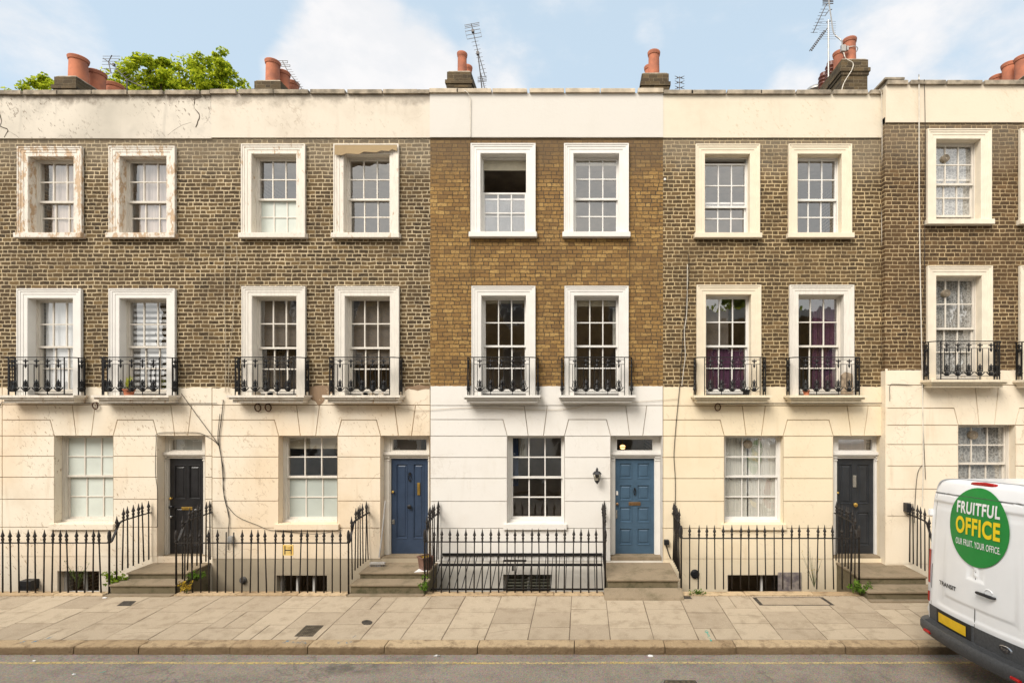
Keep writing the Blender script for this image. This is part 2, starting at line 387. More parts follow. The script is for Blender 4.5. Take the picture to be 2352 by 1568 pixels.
black_plastic = plain("black_plastic", (.02, .02, .022), .45, bmp=0, scale=10)

# ------------------------------------------------------------------ ground, pavement, kerb, road
def stone_mat(name, c1, c2, rough=.9, spots=.3, attr=True, scale=3, dirt=(.20, .15, .10)):
    m, nt, b = newmat(name); p = pos(nt)
    at = nn(nt, 'ShaderNodeAttribute', _attribute_name='tint').outputs['Fac'] if attr else noi(nt, p, .8, 2)
    c = mix(nt, at, c1, c2)
    c = mix(nt, M_(nt, 'MULTIPLY', ss(nt, noi(nt, p, scale, 6, .65), .45, .72), spots), c, dirt)
    c = mix(nt, M_(nt, 'MULTIPLY', ss(nt, noi(nt, p, 90, 2), .55, .75), .3), c, tuple(x * .4 for x in c1))
    c = mix(nt, M_(nt, 'MULTIPLY', ss(nt, noi(nt, p, 60, 2), .60, .70), .3), c, tuple(min(1, x * 1.6) for x in c2))
    setc(nt, b, c); b.inputs['Roughness'].default_value = rough; b.inputs['Specular IOR Level'].default_value = .2
    c2_ = None; bump(nt, b, M_(nt, 'ADD', noi(nt, p, 30, 5), noi(nt, p, 120, 2)), .6, .010); return m
slab_m = stone_mat("york_stone", (.40, .32, .23), (.51, .415, .30), spots=.5, scale=4, dirt=(.25, .19, .125))
joint_m = stone_mat("gritty_joint", (.15, .11, .075), (.19, .145, .10), attr=False)
granite = stone_mat("weathered_granite", (.42, .30, .175), (.56, .42, .26), spots=.75, scale=7, dirt=(.16, .105, .06))
def shaded_kerb():
    m = stone_mat("shaded_face_kerb_granite", (.42, .30, .175), (.56, .42, .26), spots=.75, scale=7, dirt=(.16, .105, .06)); nt = m.node_tree; b = nt.nodes['Principled BSDF']; p = pos(nt)
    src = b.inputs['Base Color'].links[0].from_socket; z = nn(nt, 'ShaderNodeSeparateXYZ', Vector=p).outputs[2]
    k = ss(nt, M_(nt, 'ADD', M_(nt, 'MULTIPLY', z, -1.0), M_(nt, 'MULTIPLY', noi(nt, p, 24, 5, .7), .05)), .062, .10)  # front face darkened in the colour, standing in for shade below the top edge
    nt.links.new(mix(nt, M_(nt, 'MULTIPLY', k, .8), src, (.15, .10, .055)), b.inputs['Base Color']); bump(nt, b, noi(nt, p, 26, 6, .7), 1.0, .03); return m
kerb_m = shaded_kerb()
step_m = stone_mat("step_stone", (.23, .175, .115), (.33, .26, .175), attr=False, spots=.6, dirt=(.10, .085, .045))
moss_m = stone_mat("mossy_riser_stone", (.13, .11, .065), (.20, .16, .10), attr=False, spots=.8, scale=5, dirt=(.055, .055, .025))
def rough_asphalt():
    m = stone_mat("asphalt", (.23, .185, .14), (.33, .275, .215), attr=False, spots=.55, scale=2.1, dirt=(.14, .12, .10)); nt = m.node_tree; b = nt.nodes['Principled BSDF']; p = pos(nt)
    c = b.inputs['Base Color'].links[0].from_socket
    vo = nn(nt, 'ShaderNodeTexVoronoi', Vector=p, Scale=75).outputs['Color']
    c = mix(nt, .42, c, vo, 'SOFT_LIGHT')
    q = nn(nt, 'ShaderNodeVectorMath', _operation='ADD', i0=p, i1=vmul(nt, noi(nt, p, 2.2, 5, out=1), (.6, .6, .6))).outputs[0]
    e = nn(nt, 'ShaderNodeTexVoronoi', _feature='DISTANCE_TO_EDGE', Vector=q, Scale=.55).outputs[0]
    k = M_(nt, 'MULTIPLY', M_(nt, 'SUBTRACT', 1.0, ss(nt, e, .0, .010)), ss(nt, noi(nt, p, .7, 2), .46, .56))
    c = mix(nt, M_(nt, 'MULTIPLY', k, .38), c, (.07, .06, .05))
    sp = M_(nt, 'SUBTRACT', 1.0, ss(nt, nn(nt, 'ShaderNodeVectorMath', _operation='LENGTH', i0=vmul(nt, nn(nt, 'ShaderNodeVectorMath', _operation='ADD', i0=p, i1=(3.15, 3.28, 0)).outputs[0], (1, 2.6, 0))).outputs['Value'], .1, .75))
    c = mix(nt, M_(nt, 'MULTIPLY', M_(nt, 'MULTIPLY', sp, ss(nt, noi(nt, p, 6, 4), .3, .6)), .6), c, (.06, .052, .045))
    hs = nn(nt, 'ShaderNodeHueSaturation', Saturation=.85, Color=c).outputs[0]
    nt.links.new(hs, b.inputs['Base Color']); bump(nt, b, noi(nt, p, 85, 3), 1.0, .012); return m
asphalt = rough_asphalt()
YP = -1.02   # back edge of the slabs
YK0, YK1 = -2.66, -2.86   # kerb stones
def zp(y): return 0.0 if y > -1.0 else -.022 * (-y - 1.0)
def ground():
    g = MB(); g.add([(-300, -300, -2.32), (300, -300, -2.32), (300, 300, -2.32), (-300, 300, -2.32)], [(0, 1, 2, 3)])
    struct(g.build("ground", joint_m))
    b = MB()     # bedding under the slabs, with the retaining face of the light wells
    ys = [-.86, -1.0, YK0 + .03]
    for i in range(2):
        a, c = ys[i], ys[i + 1]
        b.add([(-22, c, zp(c) - .006), (22, c, zp(c) - .006), (22, a, zp(a) - .006), (-22, a, zp(a) - .006)], [(0, 1, 2, 3)])
    b.add([(-22, -.86, -.006), (22, -.86, -.006), (22, -.86, -2.3), (-22, -.86, -2.3)], [(0, 1, 2, 3)])
    struct(b.build("pavement_bed", joint_m))
ground()
def pavement():
    s = MB(); x = -21.0; k = 0
    rowsA = [YP, -1.57, -2.14, YK0]; rowsB = [YP, -1.71, -2.28, YK0]
    shift = 0
    while x < 21:
        wd = .635 + R.uniform(-.05, .05); rows = list(rowsA if k % 2 else rowsB)
        rows = [rows[0]] + [r + R.uniform(-.03, .03) for r in rows[1:-1]] + [rows[-1]]
        for i in range(len(rows) - 1):
            y1, y0 = rows[i], rows[i + 1]; g = .0065
            pieces = [(x, x + wd)]
            rr = R.random()
            if rr < .10: mm = x + wd * R.uniform(.4, .6); pieces = [(x, mm), (mm, x + wd)]
            base = R.random()
            for (a, c) in pieces:
                t = min(1, max(0, base + R.uniform(-.12, .12)))
                j = [R.uniform(-.004, .004) for _ in range(8)]; h = R.uniform(-.0015, .003)
                A, B = a + g, c - g; Y0, Y1 = y0 + g, y1 - g
                if rr > .93:      # cracked across
                    f1, f2 = R.uniform(.3, .7), R.uniform(.3, .7); q = .004
                    ya, yb = Y0 + (Y1 - Y0) * f1, Y0 + (Y1 - Y0) * f2
                    polys = [[(A, Y0), (B, Y0), (B, yb - q), ((A + B) / 2, (ya + yb) / 2 + .03 - q), (A, ya - q)],
                             [(A, ya + q), ((A + B) / 2, (ya + yb) / 2 + .03 + q), (B, yb + q), (B, Y1), (A, Y1)]]
                else: polys = [[(A + j[0], Y0 + j[1]), (B + j[2], Y0 + j[3]), (B + j[4], Y1 + j[5]), (A + j[6], Y1 + j[7])]]
                for pl in polys:
                    n = len(pl); top = [(px, py, zp(py) + h) for px, py in pl]; bot = [(px, py, zp(py) - .02) for px, py in pl]
                    s.add(top + bot, [tuple(range(n))] + [(q_, q_ + n, (q_ + 1) % n + n, (q_ + 1) % n) for q_ in range(n)], t)
        x += wd; k += 1
    struct(s.build("pavement", slab_m, tint=True))
    c = MB(); x = -21.2       # kerb
    joints = [X(u, -2.8) for u in (178, 326, 534, 711, 886, 1098, 1319, 1526, 1688, 1938, 2105)]
    js = [joints[0] - 1.35 * i for i in range(12, 0, -1)] + joints + [joints[-1] + 1.4 * i for i in range(1, 10)]
    for i in range(len(js) - 1):
        a, b_ = js[i] + .006, js[i + 1] - .006; z1 = zp(YK0) + R.uniform(-.004, .004); t = R.random(); dy = R.uniform(-.006, .006)
        yf = YK1 + dy; n = max(4, int((b_ - a) / .09)); r = .022
        prof = [(YK0 + .0, z1 - .25), (YK0, z1), (yf + r + .02, z1), (yf + r * .3, z1 - r * .35), (yf, z1 - r), (yf - .006, -.155), (yf - .006, -.25)]
        vs = []; m = len(prof)
        for q in range(n + 1):
            xx = a + (b_ - a) * q / n; e = .006 if q in (0, n) else 0
            for pi, (py, pz) in enumerate(prof):
                jj = R.uniform(-.005, .005) if 1 < pi < 6 else 0
                vs.append((xx, py + (e if pi > 2 else 0) + jj, pz - (e if 0 < pi < 5 else 0) + jj * .5))
        fs = [(q * m + p_, (q + 1) * m + p_, (q + 1) * m + p_ + 1, q * m + p_ + 1) for q in range(n) for p_ in range(m - 1)]
        fs += [tuple(range(m)), tuple(reversed(range(n * m, n * m + m)))]
        c.add(vs, fs, t)
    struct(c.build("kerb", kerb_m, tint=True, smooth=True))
    r_ = MB(); nx, ny = 60, 24; ys = [YK1 + .04 - (5.9 * j / ny) for j in range(ny + 1)]
    def zr(y): t = (-2.84 - y); return -.158 + .05 * t if t < 2.9 else -.158 + .05 * (5.8 - t)
    vs = [(-60 + 120 * i / nx, y, zr(y)) for y in ys for i in range(nx + 1)]
    r_.add(vs, [(j * (nx + 1) + i, j * (nx + 1) + i + 1, (j + 1) * (nx + 1) + i + 1, (j + 1) * (nx + 1) + i) for j in range(ny) for i in range(nx)])
    struct(r_.build("road", asphalt))
    f = MB(); f.box(-60, 60, -12.6, -8.9, -.3, -.02); struct(f.build("far_pavement", joint_m))
    # yellow line: worn paint
    m, nt, b = newmat("worn_yellow_paint"); p = pos(nt)
    setc(nt, b, mix(nt, ss(nt, noi(nt, p, 1.4, 4), .45, .75), (.60, .47, .22), (.68, .48, .12)))
    b.inputs['Roughness'].default_value = .8
    k = M_(nt, 'MULTIPLY', ss(nt, noi(nt, p, 26, 5, .7), .40, .55), ss(nt, noi(nt, p, .9, 3), .25, .45))
    nt.links.new(M_(nt, 'ADD', M_(nt, 'MULTIPLY', k, .60), .12, clamp=True), b.inputs['Alpha'])
    y = MB(); xs = [-20 + i * .5 for i in range(81)]
    vs = []
    for xx in xs:
        wv = .006 * math.sin(xx * 1.7) + .004 * math.sin(xx * 5.1); vs += [(xx, -3.165 + wv, zr(-3.165) + .004), (xx, -3.105 + wv, zr(-3.105) + .004)]
    y.add(vs, [(2 * i, 2 * i + 2, 2 * i + 3, 2 * i + 1) for i in range(80)])
    struct(y.build("yellow_line", m, recalc=False))
    return zr
zr = pavement()

# ------------------------------------------------------------------ facade pieces
def cells(xs, zs, holes, y, mb, jitter_bottom=0):
    xs = sorted(set(xs)); zs = sorted(set(zs))
    for i in range(len(xs) - 1):
        for j in range(len(zs) - 1):
            cx, cz = (xs[i] + xs[i + 1]) / 2, (zs[j] + zs[j + 1]) / 2
            if any(h[0] < cx < h[1] and h[2] < cz < h[3] for h in holes): continue
            mb.add([(xs[i], y, zs[j]), (xs[i + 1], y, zs[j]), (xs[i + 1], y, zs[j + 1]), (xs[i], y, zs[j + 1])], [(0, 1, 2, 3)])

def surround(par, x0, x1, z0, zt, wy, m, depth=.14, wid=.19, name='window_surround', k=1.0):
    prof = [(0, depth + .03), (0, -.018), (.008, -.024), (.075, -.024), (.080, -.032), (.125, -.033), (.131, -.042), (wid - .028, -.043), (wid - .020, -.054), (wid, -.054), (wid, .0)]
    vs = []; n = len(prof)
    path = lambda o: [(x0 - o, z0), (x0 - o, zt + o), (x1 + o, zt + o), (x1 + o, z0)]
    for q in range(4):
        for o, y in prof:
            a, b = path(o)[q]; vs.append((a, wy + y, b))
    fs = [(q * n + i, (q + 1) * n + i, (q + 1) * n + i + 1, q * n + i + 1) for q in range(3) for i in range(n - 1)]
    fs += [tuple(range(n)), tuple(range(3 * n, 4 * n))]
    return MB().add(vs, fs).build(name, m, par)

def sash(H, x0, x1, z0, z1, wy, trim, glassm=None, cols=3, rows=2, zm=None, drop=0, raise_=0, backs=(), frostlow=None, frosttop=None, fan=None, bar=.022, sill=None, rows2=None, kind='window', dep=.14):
    """a sliding sash window: fixed box frame, upper and lower sash, panes; the origin part carries frame + bars"""
    glassm = glassm or glass
    y = wy + dep; f = .018; zm = zm if zm is not None else (z0 + z1) / 2
    b = MB()
    b.box(x0 - .05, x0 + f, y, y + .14, z0, z1); b.box(x1 - f, x1 + .05, y, y + .14, z0, z1)
    b.box(x0 - .05, x1 + .05, y - .002, y + .142, z1 - f, z1 + .06); b.box(x0 - .05, x1 + .05, y - .02, y + .142, z0 - .02, z0 + .035)
    pan = MB(); pan2 = MB()
    def leaf(a, c, yy, nr, pm, st=.032):
        xa, xb = x0 + f - .002, x1 - f + .002
        b.box(xa, xa + st, yy, yy + .035, a, c); b.box(xb - st, xb, yy, yy + .035, a, c)
        b.box(xa + st, xb - st, yy, yy + .035, c - .035, c); b.box(xa + st, xb - st, yy, yy + .035, a, a + .04)
        ia, ib, ja, jb = xa + st, xb - st, a + .04, c - .035
        for i in range(1, cols):
            xx = ia + (ib - ia) * i / cols; b.box(xx - bar / 2, xx + bar / 2, yy + .004, yy + .031, ja, jb)
        for j in range(1, nr):
            zz = ja + (jb - ja) * j / nr
            for i in range(cols):
                p = ia + (ib - ia) * i / cols + (bar / 2 if i else 0); q = ia + (ib - ia) * (i + 1) / cols - (bar / 2 if i < cols - 1 else 0)
                b.box(p, q, yy + .004, yy + .031, zz - bar / 2, zz + bar / 2)
        for i in range(cols):
            for j in range(nr):
                p, q = ia + (ib - ia) * i / cols, ia + (ib - ia) * (i + 1) / cols; r, t = ja + (jb - ja) * j / nr, ja + (jb - ja) * (j + 1) / nr
                k = [R.uniform(-.0015, .0015) for _ in range(4)]
                pm.add([(p, yy + .02 + k[0], r), (q, yy + .02 + k[1], r), (q, yy + .02 + k[2], t), (p, yy + .02 + k[3], t)], [(0, 1, 2, 3)])
    leaf(zm - .02 - drop, z1 - f - drop, y + .025, rows, pan2 if frosttop else pan)
    leaf(z0 + .036 + raise_, zm + .02 + raise_, y + .068, rows2 or rows, pan2 if frostlow else pan)
    w_ = b.build(kind, trim, H)
    if pan.f: pan.build('pane', glassm, w_, recalc=False)
    if pan2.f: pan2.build('frosted_pane', frostlow or frosttop, w_, recalc=False)
    for (nm, fx0, fx1, fz0, fz1, m, dy, pleat) in backs:
        c = MB(); a, bb = x0 + (x1 - x0) * fx0, x0 + (x1 - x0) * fx1; za, zb = z0 + (z1 - z0) * fz0, z0 + (z1 - z0) * fz1
        n = 40 if pleat else 1; vs = []
        for i in range(n + 1):
            xx = a + (bb - a) * i / n; yy = y + .112 + dy + (pleat * math.sin(i * 1.9) * (.6 + .4 * math.sin(i * .7)) if pleat else 0)
            vs += [(xx, yy, za), (xx, yy, zb)]
        c.add(vs, [(2 * i, 2 * i + 2, 2 * i + 3, 2 * i + 1) for i in range(n)]); c.build(nm, m, w_, smooth=bool(pleat), recalc=False)
    if fan:
        fx, fz, fr = fan; v = MB()
        for k in range(1): v.tube([(fx, y + .0, fz), (fx, y + .085, fz)], fr, 20)
        o = v.build('vent_fan', plain_fan, w_, smooth=True)
        g = MB()
        for r_ in (.35, .6, .85):
            ring = [(fx + math.cos(a * math.pi / 10) * fr * r_, y - .004, fz + math.sin(a * math.pi / 10) * fr * r_) for a in range(21)]
            g.tube(ring, .0035, 4)
        g.build('fan_grille', plain_fan2, w_)
    return w_
plain_fan = plain("fan_plastic", (.34, .28, .20), .5, bmp=0); plain_fan2 = plain("fan_grille_plastic", (.14, .11, .08), .5, bmp=0)

def balcony_rail(H, cx, wy, zs, pw=.69, fw=.54, dep=.30):
    """cast-iron guard on a balcony: front panel, two side panels, a top rail running round curved corners"""
    b = MB(); yf = wy - dep + .02; zt = zs + .735; zm = zs + .60; zl = zs + .15; zb = zs + .072; rr = .13
    def arc(sg):
        return [(cx + sg * (pw - rr + rr * math.sin(a * math.pi / 12)), yf + rr - rr * math.cos(a * math.pi / 12), zt) for a in range(7)]
    path = [(cx - pw, wy, zt)] + list(reversed(arc(-1))) + arc(1) + [(cx + pw, wy, zt)]
    b.tube(path, .010, 6)
    def ornT(px, py, dx, dy):    # fleur at the top
        for (h, r) in ((.0, .0),): pass
        def e(u, v, s): b.tube([(px + dx * u, py + dy * u, zm + v), (px + dx * (u + s[0]), py + dy * (u + s[0]), zm + v + s[1])], [s[2], s[3]], 5)
        e(0, -.075, (0, .05, .004, .026)); e(0, -.025, (0, .03, .026, .008)); e(0, .0, (0, .06, .008, .018)); e(0, .06, (0, .05, .018, .004))
        e(-.045, .062, (.045, -.01, .014, .012)); e(.045, .062, (-.045, -.01, .014, .012))
    def ornB(px, py, dx, dy):
        def e(u, v, s): b.tube([(px + dx * u, py + dy * u, zl + v), (px + dx * (u + s[0]), py + dy * (u + s[0]), zl + v + s[1])], [s[2], s[3]], 5)
        e(0, -.075, (0, .05, .022, .040)); e(0, -.025, (0, .03, .040, .030)); e(0, .01, (0, .04, .034, .026)); e(0, .05, (0, .035, .018, .030))
        e(0, .085, (0, .05, .026, .012)); e(0, .13, (0, .03, .014, .003)); e(-.05, .02, (.01, .07, .012, .010)); e(.05, .02, (-.01, .07, .012, .010))
        e(-.038, .115, (.038, -.005, .011, .011)); e(.038, .115, (-.038, -.005, .011, .011))
        e(-.085, -.012, (.06, -.05, .009, .015)); e(.085, -.012, (-.06, -.05, .009, .015))
    # front panel
    for xx in (cx - fw, cx + fw): b.box(xx - .0075, xx + .0075, yf - .0075, yf + .0075, zs, zt)
    for zz in (zt - .045, zm, zl, zb): b.box(cx - fw, cx + fw, yf - .005, yf + .005, zz - .005, zz + .005)
    n = 5
    for i in range(n):
        px = cx - fw + .115 + (2 * fw - .23) * i / (n - 1)
        ornT(px, yf, 1, 0); ornB(px, yf, 1, 0)
        for s_ in (-.047, .047): b.box(px + s_ - .0055, px + s_ + .0055, yf - .0052, yf + .0052, zl, zm)
        if i in (1, 3): b.box(px - .006, px + .006, yf - .006, yf + .006, zs, zb)
    # side panels
    for sg in (-1, 1):
        px = cx + sg * pw; ya, yb = yf + rr + .0, wy - .02
        for yy in (ya, yb): b.box(px - .008, px + .008, yy - .008, yy + .008, zs, zt)
        for zz in (zt - .045, zm, zl, zb): b.box(px - .005, px + .005, ya, yb, zz - .005, zz + .005)
        ym = (ya + yb) / 2; ornT(px, ym, 0, 1); ornB(px, ym, 0, 1)
        for s_ in (-.04, .04): b.box(px - .005, px + .005, ym + s_ - .005, ym + s_ + .005, zl, zm)
    return b

def balcony(H, cx, wy, zs, slabm, half=.755, worn=False):
    b = MB(); n = 18; y0 = wy - .33; pts = []
    for i in range(n + 1):
        pts.append((cx - half + 2 * half * i / n, y0 + (R.uniform(0, .02) if worn else 0)))
    poly = pts + [(cx + half, wy + .0), (cx - half, wy + .0)]
    b.prismz(poly, zs - .045, zs)
    h2 = half - .03; b.box(cx - h2, cx + h2, y0 + .045, wy, zs - .085, zs - .0455)
    h3 = half - .07; b.box(cx - h3, cx + h3, y0 + .10, wy, zs - .15, zs - .0855)
    s = b.build('balcony_slab', slabm, H)
    balcony_rail(H, cx, wy, zs).build('balcony_railing', iron, H)
    return s

def door(H, x0, x1, z0, z1, y, m, panels, deep=.012):
    """panels: rectangles in 0..1 door space"""
    xs = sorted({0, 1, *[p[0] for p in panels], *[p[1] for p in panels]}); zs = sorted({0, 1, *[p[2] for p in panels], *[p[3] for p in panels]})
    b = bmesh.new(); wd, ht = x1 - x0, z1 - z0; fl = []
    vd = {}
    def vv(a, c):
        k = (round(a, 4), round(c, 4))
        if k not in vd: vd[k] = b.verts.new((x0 + a * wd, y, z0 + c * ht))
        return vd[k]
    for i in range(len(xs) - 1):
        for j in range(len(zs) - 1):
            cx, cz = (xs[i] + xs[i + 1]) / 2, (zs[j] + zs[j + 1]) / 2
            if any(p[0] < cx < p[1] and p[2] < cz < p[3] for p in panels): continue
            b.faces.new([vv(xs[i], zs[j]), vv(xs[i + 1], zs[j]), vv(xs[i + 1], zs[j + 1]), vv(xs[i], zs[j + 1])])
    for p in panels:
        def ring(o, d): return [b.verts.new((x, y + d, z)) for x, z in ((x0 + p[0] * wd + o, z0 + p[2] * ht + o), (x0 + p[1] * wd - o, z0 + p[2] * ht + o), (x0 + p[1] * wd - o, z0 + p[3] * ht - o), (x0 + p[0] * wd + o, z0 + p[3] * ht - o))]
        rs = [ring(0, 0), ring(.004, -.008), ring(.018, -.006), ring(.026, .013), ring(.045, .013), ring(.062, .003)]
        for a, c in zip(rs, rs[1:]):
            for k in range(4): b.faces.new([a[k], a[(k + 1) % 4], c[(k + 1) % 4], c[k]])
        b.faces.new(rs[-1])
    me = bpy.data.meshes.new('door'); o_ = ORG[H.name]
    bmesh.ops.translate(b, vec=-o_, verts=b.verts); b.to_mesh(me); b.free()
    me.materials.append(m); ob = bpy.data.objects.new('door', me); COL.objects.link(ob); ob.parent = H; ORG[ob.name] = o_
    return ob

def ring_pts(c, r, n=16, axis='y'):
    return [(c[0] + r * math.cos(2 * math.pi * k / n), c[1], c[2] + r * math.sin(2 * math.pi * k / n)) for k in range(n + 1)]

def chimney(H, x0, x1, y0, y1, ztop, pots, zb=8.9):
    b = MB(); zc = ztop - .34
    b.box(x0, x1, y0, y1, zb, zc - .0)
    b.box(x0 - .022, x1 + .022, y0 - .022, y1 + .022, zc, zc + .07); b.box(x0 - .045, x1 + .045, y0 - .045, y1 + .045, zc + .07, zc + .15)
    b.box(x0 - .01, x1 + .01, y0 - .01, y1 + .01, zc + .15, ztop - .0)
    c = b.build('chimney', brick_stack, H)
    fl = MB(); fl.cbox(x0 + .01, x1 - .01, y0 + .01, y1 - .01, ztop, ztop + .05, .03); fl.build('flaunching', coping_m, c)
    for (px, py, r, zt, kind) in pots:
        p = MB(); h = zt - ztop
        if kind == 'l':
            prof = [(r * 1.05, 0)]
            n = 5
            for k in range(n):
                z = h * (.30 + .62 * k / n); prof += [(r * .92, z), (r * 1.12, z + .03), (r * 1.08, z + .05), (r * .9, z + .055)]
            prof += [(r * .8, h)]
            p.lathe((px, py, ztop), prof, 20); p.build('chimney_pot', terracotta_dark, c, smooth=True)
        else:
            prof = [(r * 1.02, 0), (r * .96, .05), (r * .90, h * .80), (r * .90, h - .09), (r * 1.0, h - .075), (r * 1.0, h - .06), (r * 1.04, h - .045), (r * 1.07, h - .01), (r * 1.03, h), (r * .86, h), (r * .84, h - .12)]
            p.lathe((px, py, ztop), prof, 24); p.build('chimney_pot', terracotta, c, smooth=True)
    return c

def house(spec):
    n = spec['n']; wy = spec.get('y', 0.0); xL, xR = spec['x']
    H = thing('terraced_house', spec['label'], 'house', (xL, wy, 0), 'terraced houses along the street')
    x_ = lambda u: (u - UC) * (D + wy) / F
    z_ = lambda v: CZ - (v - VC) * (D + wy) / F
    zst, zpb, zcop = z_(spec['v_st']), z_(spec['v_pb']), z_(spec['v_cop'])
    st, pm = MS[n] if n in MS else MS[spec['like']], MP[n] if n in MP else MP[spec['like']]
    Ws = [(x_(a), x_(b), z_(c), z_(d)) for a, b, c, d in spec['W']]     # x0,x1,head,sill
    Fs = [(x_(a), x_(b), z_(c)) for a, b, c in spec['F']]
    zs = spec['z_slab']
    holes = [(a, b, d, c) for a, b, c, d in Ws] + [(a, b, zs, c) for a, b, c in Fs]
    bw = MB(); xs = [xL, xR] + [q for h in holes for q in h[:2]]; zz = [zst - .05, zpb + .02] + [q for h in holes for q in h[2:] if q > zst]
    cells(xs, zz, holes, wy + .012, bw); bw.build('brick_wall', spec['brick'], H, recalc=False)
    # ---- stucco front
    G = [(x_(a), x_(b)) for a, b in spec['G']]            # ground-floor openings: window(s) then door
    vh, vt, vs = z_(spec['v_head']), z_(spec['v_trap']), z_(spec['v_str'])
    rows = [z_(v) for v in spec['rows']]
    gsill = z_(spec['v_gsill']); zland = .27
    polys = []
    ops = sorted([(a, b, gsill, vh, 'w') for a, b in G[:spec['nw']]] + [(a, b, zland, vh, 'd') for a, b in G[spec['nw']:]])
    rag = spec.get('ragged', 0)
    # top band, with notches at the balcony openings
    band = [(xL, vs), (xR, vs)]
    top = []; xx = xR
    cuts = sorted(Fs, reverse=True)
    cur = xR
    def edge(a, b):   # from a down to b (a > b)
        if not rag: return [(a, zst), (b, zst)]
        k = max(2, int((a - b) / .06)); return [(a + (b - a) * i / k, zst + R.uniform(-rag, rag)) for i in range(k + 1)]
    for (a, b, c) in cuts:
        top += edge(cur, b) + [(b, zs - .02), (a, zs - .02)]; cur = a
    top += edge(cur, xL)
    polys.append(band + top)
    # flat-arch band
    cxs = []
    for (a, b, lo, hi, k) in ops:
        c = (a + b) / 2; hw = .23 if k == 'w' else .21; lw = .153 if k == 'w' else .13
        polys.append([(c - lw, vh), (c + lw, vh), (c + hw, vs), (c - hw, vs)]); cxs.append((c, hw, lw, a, b))
    tr = .085
    prev = None
    for i in range(len(cxs) + 1):
        L = cxs[i - 1] if i > 0 else None; Rr = cxs[i] if i < len(cxs) else None
        lx = L[4] if L else xL; rx = Rr[3] if Rr else xR
        pl = []
        if L: pl += [(L[0] + L[1], vs)]
        else: pl += [(xL, vs)]
        if Rr: pl += [(Rr[0] - Rr[1], vs), (Rr[0] - Rr[2], vh), (Rr[3], vh)]
        else: pl += [(xR, vs)]
        wide = rx - lx > .35
        if wide:
            tl = lx + (tr if L else 0); trr = rx - (tr if Rr else 0)
            pl += [(trr, vt), (tl, vt)]
            polys.append([(lx, vh), (rx, vh), (trr, vt), (tl, vt)])
        else: pl += ([(xR, vh)] if not Rr else []) + ([(xL, vh)] if not L else [])
        if L: pl += [(L[4], vh), (L[0] + L[2], vh)]
        q = []
        for pt in pl:
            if not q or (abs(q[-1][0] - pt[0]) + abs(q[-1][1] - pt[1])) > 1e-5: q.append(pt)
        polys.append(list(reversed(q)))
    # banded rows
    lev = [vh] + rows + [spec.get('z_base', .33)]
    for hi, lo in zip(lev, lev[1:]):
        spans = [(xL, xR)]
        for (a, b, l2, h2, k) in ops:
            if (l2 + .02 < (hi + lo) / 2 + .0 and k == 'd') or (k == 'w' and l2 < hi - .12):
                spans = [s2 for s1 in spans for s2 in ([(s1[0], a), (b, s1[1])] if s1[0] <= a and b <= s1[1] else [s1])]
        for a, b in spans:
            if b - a > .01: polys.append([(a, lo), (b, lo), (b, hi), (a, hi)])
    bm = bmesh.new(); org = ORG[H.name]
    for pl in polys:
        ar = sum(pl[i][0] * pl[(i + 1) % len(pl)][1] - pl[(i + 1) % len(pl)][0] * pl[i][1] for i in range(len(pl)))
        if ar < 0: pl = list(reversed(pl))
        try: bm.faces.new([bm.verts.new((x - org.x, 0.010, z)) for x, z in pl])
        except Exception as e: print('poly', e)
    fcs = list(bm.faces)
    for f_ in fcs: bmesh.ops.translate(bm, verts=list(f_.verts), vec=(0, .014, 0))
    bmesh.ops.inset_individual(bm, faces=fcs, thickness=.0065, depth=0)
    for f_ in bm.faces:
        if f_ not in set(fcs): f_.material_index = 1
    bmesh.ops.inset_individual(bm, faces=fcs, thickness=.006, depth=.026)
    for f_ in fcs: f_.material_index = 0
    # reveals of the ground-floor openings, and the sub-sill bits
    def quad(a): bm.faces.new([bm.verts.new((p[0] - org.x, p[1], p[2])) for p in a])
    for (a, b, lo, hi, k) in ops:
        dp = .19 if k == 'w' else .30
        quad([(a, .0, lo), (a, dp, lo), (a, dp, hi), (a, .0, hi)]); quad([(b, 0, hi), (b, dp, hi), (b, dp, lo), (b, 0, lo)])
        quad([(a, 0, hi), (a, dp, hi), (b, dp, hi), (b, 0, hi)])
        if k == 'w': 
            r0 = max([r for r in lev if r < lo - .0] or [lo]); quad([(a, .004, r0), (b, .004, r0), (b, .004, lo + .01), (a, .004, lo + .01)])
    me = bpy.data.meshes.new('stucco_front'); bm.to_mesh(me); bm.free(); me.materials.append(st); me.materials.append(JM[n if n in JM else spec['like']])
    ob = bpy.data.objects.new('stucco_front', me); COL.objects.link(ob); ob.parent = H; ORG[ob.name] = org
    # ---- wall below, down into the light well
    bx = spec.get('B'); lw = MB(); hb = []
    if bx: hb = [(x_(bx[0]), x_(bx[1]), -1.25, z_(bx[2]))]
    xs = [xL, xR] + [q for h in hb for q in h[:2]]; zz = [-2.3, spec.get('z_base', .33) + .01] + [q for h in hb for q in h[2:]]
    cells(xs, zz, hb, wy + .006, lw)
    for (a, b, lo, hi) in hb:
        lw.add([(a, wy + .006, lo), (a, wy + .14, lo), (a, wy + .14, hi), (a, wy + .006, hi)], [(0, 1, 2, 3)])
        lw.add([(b, wy + .006, lo), (b, wy + .14, lo), (b, wy + .14, hi), (b, wy + .006, hi)], [(0, 1, 2, 3)])
        lw.add([(a, wy + .006, hi), (a, wy + .14, hi), (b, wy + .14, hi), (b, wy + .006, hi)], [(0, 1, 2, 3)])
    lw.build('basement_wall', spec.get('basem', st), H, recalc=False)
